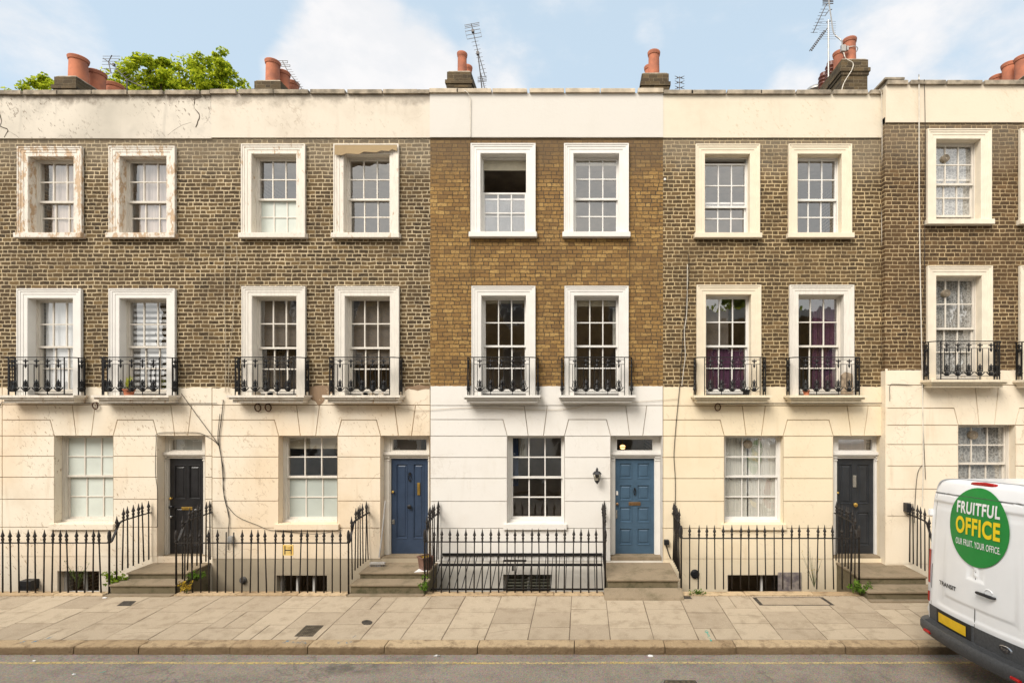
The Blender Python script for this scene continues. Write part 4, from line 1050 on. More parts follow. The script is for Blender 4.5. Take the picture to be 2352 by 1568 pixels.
# ------------------------------------------------------------------ trees behind the houses
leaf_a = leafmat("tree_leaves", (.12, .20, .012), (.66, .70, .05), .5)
leaf_b = leafmat("weed_leaves", (.05, .11, .015), (.16, .26, .04), .35)
leaf_y = leafmat("yellow_leaves", (.30, .20, .03), (.55, .38, .05), .3)
bark = plain("bark", (.10, .075, .05), .9, var=.3, scale=8)
def leaves(mb, c, n, size, rad, flat=.5, shape=None):
    for _ in range(n):
        d = Vector((R.gauss(0, 1), R.gauss(0, 1), R.gauss(0, 1))).normalized(); r = R.random() ** .4
        p = Vector(c) + Vector((d.x * rad[0], d.y * rad[1], d.z * rad[2])) * r
        a = R.uniform(0, 6.283); nrm = (d * .6 + Vector((R.gauss(0, 1), R.gauss(0, 1), R.gauss(0, 1))) * .5 + Vector((0, 0, flat))).normalized()
        e1 = nrm.orthogonal().normalized(); e1 = (e1 * math.cos(a) + nrm.cross(e1) * math.sin(a)); e2 = nrm.cross(e1)
        s = size * R.uniform(.6, 1.25)
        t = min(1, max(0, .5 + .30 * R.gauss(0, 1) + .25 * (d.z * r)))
        mb.add([p - e1 * s, p - e1 * s * .25 + e2 * s * .62, p + e1 * s * 1.0, p - e1 * s * .25 - e2 * s * .62, ], [(0, 1, 2, 3)], t)
def tree(label, blobs, base, n_per, size=.085):
    t = thing('tree', label, 'tree', base, 'trees rising behind the houses')
    b = Vector(base); tr = MB(); top = Vector((sum(q[0] for q in blobs) / len(blobs), sum(q[1] for q in blobs) / len(blobs), min(q[2] for q in blobs)))
    mid = b + (top - b) * .55
    tr.tube([b, b + (mid - b) * .5 + Vector((.15, 0, 0)), mid], [.34, .27, .2], 9)
    for q in blobs: tr.tube([mid, mid + (Vector(q[:3]) - mid) * .5 + Vector((R.uniform(-.3, .3), 0, .2)), Vector(q[:3])], [.13, .08, .03], 6)
    tr.build('trunk', bark, t, smooth=True)
    m = MB()
    for (x, y, z, r) in blobs:
        k = max(3, int(r * 7))
        for _ in range(k * 3):       # small sprays that break the outline
            d = Vector((R.gauss(0, 1), R.gauss(0, 1), R.gauss(0, 1.0))).normalized(); rr = r * R.uniform(.45, 1.16)
            cs = R.uniform(.20, .46) * (r ** .5)
            leaves(m, (x + d.x * rr, y + d.y * rr, z + d.z * rr), int(n_per * 1.7), size, (cs, cs, cs * .75))
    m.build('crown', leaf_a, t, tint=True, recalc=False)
    return t
TY = 15.0
def tb(u, v, r, dy=0): y = TY + dy; return (X(u, y), y, Z(v, y), r)
tree('bright green tree crown, tallest of those behind the roofline', [tb(488, 185, 1.2), tb(450, 205, 1.05), tb(535, 205, 1.0, .5), tb(505, 150, .55), tb(460, 150, .42), tb(566, 225, .75), tb(425, 215, .7), tb(500, 225, 1.3)], (X(495, TY), TY, -2.3), 44)
tree('bright green tree between the two leftmost chimney stacks', [tb(352, 180, .95), tb(305, 205, .95), tb(390, 205, .95, .6), tb(345, 150, .40), tb(375, 150, .35), tb(262, 210, .6), tb(330, 225, 1.2), tb(290, 185, .5), tb(412, 225, .7)], (X(330, TY), TY, -2.3), 44)
tree('small leafy tree left of the leftmost chimney stack', [tb(97, 200, .55), tb(78, 222, .6), tb(122, 210, .6), tb(105, 185, .25), tb(150, 225, .6)], (X(100, TY), TY, -2.3), 34)
tree('tip of a tree just showing at the far left edge', [tb(-8, 225, .65), tb(8, 228, .4)], (X(-8, TY), TY, -2.3), 30)

# ------------------------------------------------------------------ television aerials
def aerial(label, mast, booms, y=2.0, els=(), extra=None, pale=False, mr=.014, br=.010, er=.0045, name='television_aerial'):
    q = lambda u, v, dy=0: Vector(P(u, v, y + dy))
    mp = [q(*p) for p in mast]; mp = [Vector((mp[0].x, mp[0].y, 8.85))] + mp
    t = thing(name, label, 'aerial', tuple(mp[0]), 'aerials on the roofs')
    MB().tube(mp, mr, 6).build('mast', alu_pale if pale else alu, t)
    for bm_ in booms:
        b = MB(); b.tube([q(*p) for p in bm_], br, 5); b.build('boom', alu, t)
    e = MB()
    for (u0, v0, u1, v1, n, w0, w1, tilt) in els:
        for i in range(n):
            f = i / max(1, n - 1); u, v = u0 + (u1 - u0) * f, v0 + (v1 - v0) * f; wd = w0 + (w1 - w0) * f
            e.tube([q(u - wd, v + tilt * wd), q(u + wd, v - tilt * wd)], er, 4)
    if extra: extra(e, q)
    if e.v: e.build('elements', alu, t)
    return t
def ex1(e, q):
    for v in (129.5, 135.5, 141.3, 148.5, 158, 168.3): e.tube([q(234 - (v - 150) * .1, v), q(272 + (150 - v) * .2, v)], .005, 4)
    e.tube([q(257, 127.5), q(249, 142.7), q(255, 168.7)], .012, 5); e.box(q(259, 148).x, q(263, 148).x, 1.98, 2.03, q(0, 152).z, q(0, 146).z)
aerial('dark aerial with branching reflector above the leftmost chimney pots', [(291.8, 181)], [[(237.5, 134.2), (249, 142.7), (265, 155), (290.5, 183), (333, 202)]], els=[(268, 158, 330, 201, 9, 7, 6, .5)], extra=ex1)
def ex2(e, q):
    for u, v, wd, h in ((649.5, 142.5, 11, 2.6), (656, 151.5, 10, 2)):
        for s in (-h, h): e.tube([q(u - wd, v + s), q(u + wd, v + s)], .006, 4)
        e.tube([q(u - wd, v - h), q(u - wd, v + h)], .006, 4); e.tube([q(u + wd, v - h), q(u + wd, v + h)], .006, 4)
aerial('thin aerial sloping down beside the three round pots', [(663.5, 168)], [[(649, 141), (660, 163), (697, 209)]], els=[(664, 160, 694, 205, 9, 6, 5, 0)], extra=ex2)
def ex3(e, q):
    for a, b in (((1066.6, 58.5), (1101, 52)), ((1067.5, 62), (1101, 55.5)), ((1067.5, 65.5), (1101.5, 59.3)), ((1069, 72.5), (1102.5, 67)), ((1071, 81.5), (1105, 75.5)), ((1073, 90.5), (1107, 84.5))): e.tube([q(*a), q(*b)], .006, 4)
    e.tube([q(1068, 70), q(1073, 90.5)], .004, 4); e.tube([q(1102.5, 66), q(1106, 84.5)], .004, 4)
    for v in (177, 181, 185, 188): e.tube([q(1097, v + 1), q(1118, v - 1.5)], .007, 4)
    e.box(q(1094.5, 120).x, q(1100.5, 120).x, 1.97, 2.04, q(0, 126).z, q(0, 119.5).z); e.box(q(1083.5, 70).x, q(1089, 70).x, 1.97, 2.04, q(0, 75).z, q(0, 69).z)
aerial('tall dark aerial leaning right of the middle chimney', [(1107, 205), (1103, 168), (1097.7, 124.7)], [[(1082.5, 55), (1098, 120), (1114.7, 176.8)], [(1103.6, 166.9), (1108, 182), (1114, 206.7)]],
       els=[(1091, 96, 1112, 168, 9, 8, 6, .18), (1109, 188, 1114, 203, 4, 5, 4, .1)], extra=ex3)
def ex4(e, q):
    for v in (179, 190, 202):
        for s in (-1, 1):
            e.tube([q(1561, v), q(1561 + s * 11, v - 4)], .006, 4); e.tube([q(1561, v), q(1561 + s * 11, v + 3)], .006, 4); e.tube([q(1561 + s * 5, v - 1.5), q(1561 + s * 5, v + 1)], .014, 5)
aerial('small bow-tie aerial right of the second middle chimney', [(1560.5, 206), (1561, 176)], [], extra=ex4, mr=.009)
def ex5(e, q):
    for v in (1.0, 4.5, 9.0): e.tube([q(1889.5, v + 1), q(1914, v - .5)], .011, 4)
    for i in range(11):
        f = i / 10; u, v = 1894 + (1863 - 1894) * f, 73 + (116 - 73) * f
        e.tube([q(u - 4, v + 2), q(u - 2, v - 2), q(u + 3, v + 1)], .010, 5)
    for k in range(9): e.tube([q(1882, 50 + k * 5), q(1920, 50 + k * 5)], .0025, 4)
aerial('tall pale pole with two dark aerials by the large right chimney', [(1903, 145), (1902.8, 46.4)], [[(1907, 3), (1896, 14), (1867.6, 76)], [(1904.2, 60), (1895, 73), (1862.7, 117.4)], [(1898, 52), (1909.8, 47.8)], [(1911, 22), (1904, 24), (1895, 37)]],
       els=[(1897, 14, 1870, 75, 9, 9, 8, 0)], extra=ex5, pale=True, mr=.02)
def cable_(name, label, pts, m, r=.006, cat='cable', grp='cables fixed to the house fronts', y=-.022, n=5):
    P3 = []
    for p in pts: P3.append(P(p[0], p[1], p[2] if len(p) > 2 else y))
    c = []
    for i in range(len(P3) - 1):     # rounded by a Catmull-Rom pass
        p0, p1, p2, p3 = [Vector(P3[max(0, min(len(P3) - 1, i + k))]) for k in (-1, 0, 1, 2)]
        for s_ in range(4):
            t = s_ / 4; c.append(.5 * ((2 * p1) + (p2 - p0) * t + (2 * p0 - 5 * p1 + 4 * p2 - p3) * t * t + (3 * p1 - p0 - 3 * p2 + p3) * t ** 3))
    c.append(Vector(P3[-1]))
    return tag(MB().tube(c, r, n).build(name, m, smooth=True), label, cat, grp)
c = cable_('bent_aerial_pole', 'bent grey pole rising from the large right chimney, top out of frame', [(1904.2, -6, 1.6), (1904.2, 8.4, 1.6), (1909.8, 47.8, 1.5), (1915.4, 77.4, 1.4), (1931.6, 92.8, 1.35), (1934.4, 104, 1.3), (1936, 121, 1.25)], alu_pale, .016, 'pole', None)
t = MB(); a_, b_ = P(1932, 104, 1.22), P(1949, 118, 1.22); t.box(a_[0], a_[0] + .10, 1.2, 1.26, b_[2], a_[2]); t.box(b_[0] - .05, b_[0] - .01, 1.19, 1.25, b_[2] + .01, a_[2] - .03)
t.tube([(6.05 + .16 * math.cos(k * .524), 1.4 + .16 * math.sin(k * .524), Z(107, 1.25)) for k in range(13)], .008, 4); tag(t.build('pole_bracket', alu_pale), 'grey metal bracket strapped round the tallest right chimney pot', 'bracket')
cable_('aerial_lead', 'white lead hanging down the front of the large right chimney', [(1938, 121, 1.02), (1943, 135, .99), (1959, 145, .99), (1957, 160, .98), (1946, 178, .98), (1938, 192, .98), (1933, 208, .98)], cable_white, .009)

# ------------------------------------------------------------------ cables
cable_('thick_cable', 'thick dark cable falling between the two left front doors', [(513, 918), (508, 965), (502.6, 1011), (508, 1050), (511, 1084), (515, 1141), (526, 1186), (524, 1224), (524, 1262)], cable_dark, .0075)
cable_('thin_cable', 'thin dark cable beside the thick one, left of centre', [(505, 950), (500, 1005), (504, 1030), (514, 1085), (512, 1120), (520, 1160), (526, 1190)], cable_dark, .006)
cable_('thin_cable', 'dark cable slanting from the second left balcony', [(416, 903), (450, 950), (495, 1011), (503.8, 1028)], cable_dark, .0055)
cable_('long_cable', 'dark cable running level under the two leftmost balconies', [(-20, 932), (0, 932), (12, 922), (100, 925), (205, 925), (350, 926), (498, 926)], cable_dark, .006)
cable_('looping_cable', 'dark cable looping under the shuttered basement window sill of the navy-door house', [(521, 1160), (545.5, 1186), (590, 1205), (621, 1216.6), (680, 1222), (723.6, 1226, -.09), (760, 1221, -.09), (784, 1213)], cable_dark, .005)
cable_('door_cable', 'dark cable arching over the black door at the left', [(361.7, 1209), (362, 1170), (361.7, 1126), (357, 1080), (359, 1010), (359, 997.5), (375, 993), (416.7, 993), (450, 993), (466, 997), (490, 1010), (503, 1024)], cable_dark, .006)
cable_('wall_cable', 'pale cable down the sooty brickwork, left one of a pair', [(515.4, 552), (515.4, 700), (519, 800), (517, 900)], cable_pale, .006)
cable_('wall_cable', 'pale cable down the sooty brickwork, right one of a pair', [(542, 560), (544.7, 600), (540, 660), (533, 760), (527, 800), (524, 900)], cable_pale, .006)
cable_('wall_cable', 'white cable hanging over the white parapet', [(1061, 207, .1), (1068.8, 209, -.1), (1079, 222, -.06), (1080.5, 250, -.045), (1080.5, 314.6, -.045)], cable_white, .008)
cable_('wall_cable', 'dark line down the left side of the yellow brick bay', [(1080.5, 316, -.03), (1081.5, 335, -.03), (1080, 450, -.03), (1080.8, 560, -.03), (1082.5, 657, -.03)], cable_dark, .006)
cable_('wall_cable', 'dark line down the right side of the yellow brick bay', [(1446, 552), (1446, 600), (1446, 657)], cable_dark, .005)
cable_('wall_cable', 'long black cable falling past the creamy yellow house window', [(1580.6, 583.7), (1583, 620), (1577.6, 677.5), (1566, 809), (1561.5, 882.7), (1555, 950), (1549.8, 1011), (1548, 1050), (1550.9, 1100), (1550.9, 1158)], cable_dark, .0068)
cable_('wall_cable', 'white cable twisting beside the long black cable', [(1579, 607), (1577.6, 715.6), (1572, 760), (1574, 815), (1570, 850), (1566, 885.6)], cable_white, .007)
cable_('wall_cable', 'dark cable level under the balconies of the creamy yellow house', [(1651, 926.7), (1740, 925.5), (1850, 925.6), (2017, 925), (2030, 923, -.04)], cable_dark, .006)
cable_('sagging_cable', 'thin cable sagging right across the white ground floor', [(900.8, 932.5), (965, 942), (1080, 936), (1244.7, 941.3), (1310, 938), (1364.8, 928), (1470, 922), (1558, 915)], cable_pale, .0038)
W5 = -.172
cable_('wall_cable', 'pale cable down the full height of the rightmost brick house', [(2110.6, 182.6, -.24), (2110.8, 200, -.20), (2111.8, 510, W5), (2116.4, 774.7, W5), (2119, 900, W5), (2120.4, 1066.7, W5), (2118, 1160, W5)], cable_white, .010)
cable_('wall_cable', 'thin dark cable beside the full-height pale one', [(2123, 183, -.24), (2123.5, 200, -.2), (2125, 300, W5), (2124, 520, W5), (2122, 780, W5), (2120, 950, W5), (2126, 1100, W5)], cable_dark, .0055)
cable_('wall_cable', 'white cable along the joint between the two right houses', [(2020, 206, -.1), (2025, 222, -.06), (2026, 300, -.045), (2026.5, 420), (2025.5, 531), (2027.5, 620), (2029, 692), (2026.5, 742), (2026, 790), (2026.5, 844)], cable_white, .008)
cable_('looped_cable', 'dark looped cable at the foot of the rightmost house wall', [(2118, 1068, W5), (2108, 1085, W5), (2103, 1130, W5), (2100, 1200, W5)], cable_dark, .006)
cable_('wall_cable', 'dark cable stepping down the return of the rightmost house', [(2095.6, 884, W5), (2060, 882, W5), (2044.5, 884, W5), (2043.7, 905, W5), (2043.7, 921, W5)], cable_dark, .005)

# ------------------------------------------------------------------ small things on the fronts
def iron_ring(u, v, label, r=.075):
    b = MB(); c = P(u, v, -.045); b.tube([(c[0] + r * .78 * math.cos(k * math.pi / 12), c[1] - .01 * math.sin(k * math.pi / 12), c[2] + r * math.sin(k * math.pi / 12)) for k in range(25)], .011, 6, cap=False)
    b.box(c[0] - .012, c[0] + .012, -.05, -.006, c[2] + r - .01, c[2] + r + .012)
    tag(b.build('cable_coil', rust, smooth=True), label, 'cable coil', 'rusty rings hanging under the balconies')
iron_ring(218.4, 931.6, 'single brown ring between the two leftmost balconies', .065)
iron_ring(592, 935.5, 'left one of two brown rings hanging side by side'); iron_ring(615.9, 935.5, 'right one of two brown rings hanging side by side')
iron_ring(1648.6, 934.6, 'brown ring hanging under the purple-curtained balcony', .07)
def lantern():
    c = P(1371.4, 1091.6, -.14); x, y, z = c
    t = thing('wall_lantern', 'black wall lantern beside the slate blue door', 'lantern', (x, 0, z))
    b = MB(); b.lathe((x, -.012, z - .03), [(.0, 0), (.0, .01)], 8); b.box(x - .025, x + .025, -.018, .0, z - .06, z + .09)
    b.tube([(x, -.01, z + .06), (x, -.07, z + .12), (x, -.13, z + .13), (x, -.14, z + .11)], .009, 6); b.build('bracket', black_plastic, t, smooth=True)
    r = MB(); r.lathe((x, y, z + .03), [(.092, 0), (.086, .012), (.055, .05), (.022, .062), (.018, .08), (.026, .095), (.01, .12), (.002, .135)], 6); r.build('lantern_roof', black_plastic, t)
    f = MB()
    for k in range(6):
        a = k * math.pi / 3; f.tube([(x + .07 * math.cos(a), y + .07 * math.sin(a), z + .03), (x + .042 * math.cos(a), y + .042 * math.sin(a), z - .11)], .0065, 5)
    f.lathe((x, y, z - .155), [(.002, -.02), (.012, 0), (.03, .015), (.047, .045), (.047, .052)], 6); f.build('lantern_frame', black_plastic, t)
    g = MB(); g.lathe((x, y, z - .105), [(.039, 0), (.066, .132)], 6); g.build('lantern_glass', glassmat("lantern_glass", 1.5, (.9, .88, .8)), t)
lantern()
def pipe_vent(u, v, label, r, m):
    c = P(u, v, 0); b = MB(); b.tube([(c[0], .01, c[2]), (c[0], -.02, c[2]), (c[0], -.021, c[2]), (c[0], -.06, c[2])], [r, r, r * .62, r * .62], 20)
    t = b.build('flue_vent', m, smooth=True); tag(t, label, 'vent', 'round flue vents low on the walls')
    b = MB(); b.tube([(c[0] + math.cos(k * math.pi / 8) * r * .8, -.026, c[2] + math.sin(k * math.pi / 8) * r * .8) for k in range(17)], .007, 5, cap=False); b.tube([(c[0] - r * .5, -.063, c[2]), (c[0] + r * .5, -.063, c[2])], .006, 4)
    o = b.build('guard', m); o.parent = t
pipe_vent(1596, 1317, 'black round flue vent behind the railing of the creamy yellow house', .088, black_plastic)
pipe_vent(559, 1331, 'grey round flue vent behind the hydrant sign railing', .07, plain("grey_plastic", (.16, .15, .14), .5, bmp=0))
def wallbox(u0, v0, u1, v1, y0, y1, name, label, cat, m):
    a, b_ = P(u0, v0, y0), P(u1, v1, y0); b = MB(); b.cbox(a[0], b_[0], y0, y1, b_[2], a[2], .006); b.box(a[0] + .01, b_[0] - .01, y0 - .008, y0 - .0005, (a[2] + b_[2]) / 2 - .006, (a[2] + b_[2]) / 2 + .006)
    return tag(b.build(name, m), label, cat)
wallbox(1526, 1240, 1537, 1251, -.08, -.0, 'flood_light', 'small black flood light right of the slate blue door', 'light', black_plastic)
cable_('light_lead', 'short black lead hanging from the small flood light', [(1530, 1251), (1535, 1268), (1540, 1281)], cable_dark, .012)
wallbox(2083, 1156, 2094, 1176, -.27, -.155, 'key_box', 'small black box on the wall end of the rightmost railing', 'box', black_plastic)
wallbox(42, 1334, 70, 1356, -.16, .0, 'meter_box', 'black box low on the wall behind the leftmost railing', 'box', black_plastic)
wallbox(522, 1232, 532, 1248, -.09, .0, 'junction_box', 'small grey junction box under the thick dark cable', 'box', plain("grey_box_plastic", (.34, .33, .31), .5, bmp=0))
q_ = P(1527, 412, 0); tag(MB().tube([(q_[0], .02, q_[2]), (q_[0], -.012, q_[2])], .022, 14).build('wall_plug', white_paint, smooth=True), 'small white disc on the brick joint right of the yellow house', 'plug')
def hall_lamp():
    c = P(1430, 1026, .75); t = thing('hall_lamp', 'small lit ceiling lamp seen through the fanlight over the slate blue door', 'lamp', c)
    m, nt, b = newmat('lamp_glow'); b.inputs['Emission Color'].default_value = (1, .55, .2, 1); b.inputs['Emission Strength'].default_value = 2.2; b.inputs['Base Color'].default_value = (.8, .5, .2, 1)
    MB().lathe(c, [(.01, -.05), (.045, -.035), (.06, 0), (.05, .03), (.015, .045)], 16).build('bulb_shade', m, t, smooth=True)
    MB().tube([(c[0], c[1], c[2] + .04), (c[0], c[1], 3.04)], .006, 5).build('flex', brass, t); MB().tube([(c[0] + .075 * math.cos(k * .524), c[1] + .075 * math.sin(k * .524), c[2]) for k in range(13)], .009, 5).build('rim', brass, t)
hall_lamp()
q_ = P(1875, 214, 3.0); d_ = MB(); d_.lathe(q_, [(.30, 0), (.29, .05), (.24, .10), (.15, .15), (.0, .17)], 24); tag(d_.build('satellite_dish', alu_pale, smooth=True), 'grey dome just showing over the parapet left of the large right chimney', 'dish')

# hydrant sign
def hydrant():
    s = thing('hydrant_sign', 'yellow plate with a black H tied to the railing', 'sign', P(662, 1262, -.95))
    y = -.945; a, b_ = P(650.5, 1250, y), P(674, 1274.5, y); x0, x1, z1, z0 = a[0], b_[0], a[2], b_[2]
    yel = plain("faded_yellow_plate", (.74, .46, .10), .45, var=.12, bmp=0, c2=(.70, .52, .2)); p = MB(); p.cbox(x0, x1, y - .006, y + .004, z0, z1, .004); p.build('plate', yel, s)
    w_, h = x1 - x0, z1 - z0; l = MB(); yy = y - .009
    for f in (.19, .80): l.box(x0 + w_ * (f - .045), x0 + w_ * (f + .045), yy, y - .0065, z0 + h * .10, z0 + h * .88)
    l.box(x0 + w_ * .235, x0 + w_ * .755, yy, y - .0065, z0 + h * .44, z0 + h * .53); l.build('lettering', black_plastic, s)
    for txt, f in (("128", .70), ("113", .24)):
        text3d(txt, (x0 + w_ * .5, y - .0068, z0 + h * f), .042, plain("faded_digits", (.30, .18, .04), .6, bmp=0), s, 'digits', .0)
def text3d(txt, loc, size, m, parent, name, off=.0, sx=1.0, bold=0, conf=None, align='CENTER', width=None, space=1.0):
    cu = bpy.data.curves.new(name, 'FONT'); cu.body = txt; cu.size = size; cu.align_x = align; cu.align_y = 'CENTER'; cu.offset = bold; cu.extrude = .0; cu.resolution_u = 6; cu.space_character = space
    ob = bpy.data.objects.new(name, cu); COL.objects.link(ob); bpy.context.view_layer.update()
    me = bpy.data.meshes.new_from_object(ob.evaluated_get(bpy.context.evaluated_depsgraph_get())); bpy.data.objects.remove(ob); bpy.data.curves.remove(cu)
    o_ = ORG.get(parent.name, Vector())
    if width:
        xs_ = [v.co.x for v in me.vertices]; sx = width / (max(xs_) - min(xs_))
    if conf is None:
        for v in me.vertices: v.co = Vector((loc[0] + v.co.x * sx, loc[1], loc[2] + v.co.y)) - o_
    else:
        b = bmesh.new(); b.from_mesh(me); bmesh.ops.triangulate(b, faces=b.faces)
        for _ in range(4):
            ed = [e for e in b.edges if e.calc_length() > .028]
            if ed: bmesh.ops.subdivide_edges(b, edges=ed, cuts=1); bmesh.ops.triangulate(b, faces=[f for f in b.faces if len(f.verts) > 3])
        b.to_mesh(me); b.free()
        for v in me.vertices: v.co = conf(v.co.x * sx, v.co.y) - o_
    me.name = name; me.materials.clear(); me.materials.append(m)
    q = bpy.data.objects.new(name, me); COL.objects.link(q); q.parent = parent; return q
hydrant()

# broom, pot, papers
def broom():
    t = thing('broom', 'grey long-handled broom leaning against the navy door frame', 'broom', P(869, 1279, -.25))
    a, b_ = P(885, 1150, -.02), P(871, 1279, -.22)
    MB().tube([a, ((a[0] + b_[0]) / 2, -.1, (a[2] + b_[2]) / 2), b_], .014, 8).build('handle', plain("grey_handle", (.40, .38, .36), .5, bmp=0), t)
    h = MB(); c = b_; h.cbox(c[0] - .17, c[0] + .12, -.27, -.20, .325, .365, .01); h.build('head', plain("broom_head", (.45, .42, .38), .6, bmp=0), t)
    br = MB()
    for i in range(46): x = c[0] - .165 + R.random() * .28; y = -.265 + R.random() * .06; br.tube([(x, y, .326), (x + R.uniform(-.02, .02), y + R.uniform(-.02, .01), .283)], .004, 4)
    br.build('bristles', plain("bristles", (.33, .32, .31), .9, bmp=0), t)
broom()
def planter():
    x, y, z = -3.02, -.42, .28
    t = thing('planter', 'square brown planter half hidden behind the railing', 'planter', (x, y, z))
    b = MB(); m = plain("glazed_brown_clay", (.20, .11, .08), .5, var=.2)
    b.lathe((x, y, z), [(.10, 0), (.12, .02), (.15, .22), (.165, .225), (.17, .26), (.15, .262), (.14, .22), (.0, .21)], 4); o = b.build('pot', m, t)
    l = MB(); leaves(l, (x, y, z + .24), 30, .03, (.08, .08, .04)); l.build('dry_leaves', leaf_y, t, tint=True, recalc=False)
planter()
paper = plain("white_paper", (.80, .78, .76), .7, var=.04, bmp=0)
def sheet(pts, label, name='paper', m=paper, z=None, cat='litter'):
    b = MB(); n = len(pts); vs = [(x, y, zz + .006 + R.uniform(0, .006)) for x, y, zz in pts]; vs += [(x, y, zz + .003) for x, y, zz in pts]
    b.add(vs, [tuple(range(n)), tuple(reversed(range(n, 2 * n)))] + [(i, (i + 1) % n, (i + 1) % n + n, i + n) for i in range(n)])
    return tag(b.build(name, m), label, cat)
s_ = sheet([(-3.18, -.60, .28), (-2.95, -.54, .28), (-2.96, -.30, .28), (-3.14, -.34, .28)], 'white printed card lying on the navy-door landing')
text3d("!", (0, 0, 0), .18, plain("red_print", (.5, .08, .08), .6, bmp=0), s_, 'print', conf=lambda a, b: Vector((-3.06 + a, -.45 + b, .2935)))
def gp(u, v):     # point on the pavement or road seen at u, v
    z = 0; y = -2
    for _ in range(8):
        t = (v - VC) / F; y = (CZ - z) / t - D; z = zp(y) if y > YK1 else zr(y)
    return (X(u, y), y, z)
def litter(u, v, w_, h, label, m=paper):
    x, y, z = gp(u, v); b = MB(); n = 7
    top = []
    for k in range(n):
        a = k * 2 * math.pi / n; r = R.uniform(.6, 1); top.append((x + math.cos(a) * w_ * r, y + math.sin(a) * w_ * .6 * r, z + .008 + R.uniform(0, h)))
    b.add(top + [(x, y, z + h + .012)] + [(px, py, z + .004) for px, py, _ in top], [(k, (k + 1) % n, n) for k in range(n)] + [(k, k + n + 1, (k + 1) % n + n + 1, (k + 1) % n) for k in range(n)])
    tag(b.build('litter', m), label, 'litter', 'scraps of litter')
litter(1003, 1507, .055, .02, 'crumpled patterned wrapper in the gutter left of centre', plain("wrapper", (.62, .6, .58), .4, var=.4, scale=60, bmp=0))
litter(1494, 1507, .05, .012, 'white scrap of paper in the gutter right of centre'); litter(241, 1373, .045, .012, 'white scrap on the pavement below the black-door steps')
litter(79, 1518, .03, .01, 'small white scrap on the yellow line at the left'); litter(170, 1549, .03, .01, 'white scrap lowest on the road at the left'); litter(1230, 1366, .03, .01, 'tiny white scrap at the foot of the white house railing')

# plants
def clump(label, c, n, rad, size, name='weed', cat='plant', m=None, stems=10, m2=None):
    t = thing(name, label, cat, c, 'weeds growing at the foot of the walls')
    st = MB(); l = MB()
    for i in range(stems):
        a = R.uniform(0, 6.28); rr = R.uniform(.3, 1); tip = Vector(c) + Vector((math.cos(a) * rad[0] * rr, math.sin(a) * rad[1] * rr, rad[2] * R.uniform(.5, 1.5)))
        md = (Vector(c) + tip) / 2 + Vector((0, 0, .04)); st.tube([c, md, tip], [.004, .003, .0015], 4)
        leaves(l, tip, n // stems // 2, size, (.05, .05, .04)); leaves(l, md, n // stems // 2, size, (.05, .05, .04))
    st.build('stems', plain("stem_green", (.10, .12, .04), .8, bmp=0), t); l.build('foliage', m or leaf_b, t, tint=True, recalc=False)
clump('bright green fern bush beside the left steps', (X(262, -.75), -.72, .03), 520, (.24, .14, .20), .026, 'fern', stems=26, m=leafmat("bright_fern", (.09, .17, .015), (.30, .40, .04), .4))
clump('weeds among yellow leaves right of the left steps', (-7.30, -.55, .10), 200, (.16, .2, .14), .024, stems=14)
clump('yellowing weeds right of the left steps', (X(432, -.95), -.98, .03), 130, (.13, .06, .14), .022, m=leaf_y, stems=10)
clump('ivy-like weed at the right corner of the navy-door steps', (-2.86, -1.0, .02), 180, (.09, .10, .22), .022, stems=14)
clump('low weed at the left foot of the creamy yellow house railing', (X(1602, -1.0), -1.0, .01), 110, (.16, .06, .045), .02, stems=12)
clump('green bush at the left corner of the charcoal-door steps', (X(1975, -1.0), -1.02, .01), 420, (.22, .12, .16), .026, stems=24)
clump('dry upright weeds in the light well of the creamy yellow house', (X(1870, -.3), -.3, -.1), 70, (.30, .1, .55), .012, stems=14, m=leaf_y)
clump('small weed growing from the left railing corner', (X(180, -.5), -.5, -.05), 90, (.3, .1, .35), .014, stems=12)
def potted(cx, cy, cz, r, h, label, pm, plant=True, leafm=None):
    t = thing('potted_plant' if plant else 'empty_pot', label, 'plant pot', (cx, cy, cz), 'pots standing on the balconies')
    MB().lathe((cx, cy, cz), [(r * .72, 0), (r * .95, h * .8), (r * 1.06, h * .8), (r * 1.08, h), (r * .9, h), (r * .85, h * .85)], 14).build('pot', pm, t, smooth=True)
    if plant:
        l = MB()
        for i in range(7):
            a = i * .9; b0 = Vector((cx, cy, cz + h * .85)); tip = b0 + Vector((math.cos(a) * .06, math.sin(a) * .05, R.uniform(.16, .30))); s = (tip - b0).cross(Vector((0, 1, 0))).normalized() * .028; md = (b0 + tip) / 2
            l.add([b0, md + s, tip, md - s], [(0, 1, 2, 3)], R.uniform(.5, 1))
        leaves(l, (cx, cy, cz + h + .05), 24, .02, (.09, .06, .05)); l.build('leaves', leafm or leaf_y, t, tint=True, recalc=False)
potted(X(296, -.2), -.2, 3.62, .10, .12, 'terracotta pot with yellow-green plant on the second balcony from the left', terracotta, True, leafmat("pot_leaves", (.16, .22, .03), (.5, .5, .08), .3))
potted(X(1714, -.2), -.2, 3.62, .075, .11, 'black pot before the purple curtain', black_plastic, False)
potted(X(1852, -.22), -.22, 3.62, .065, .10, 'terracotta pot on the rightmost creamy balcony', terracotta, False)
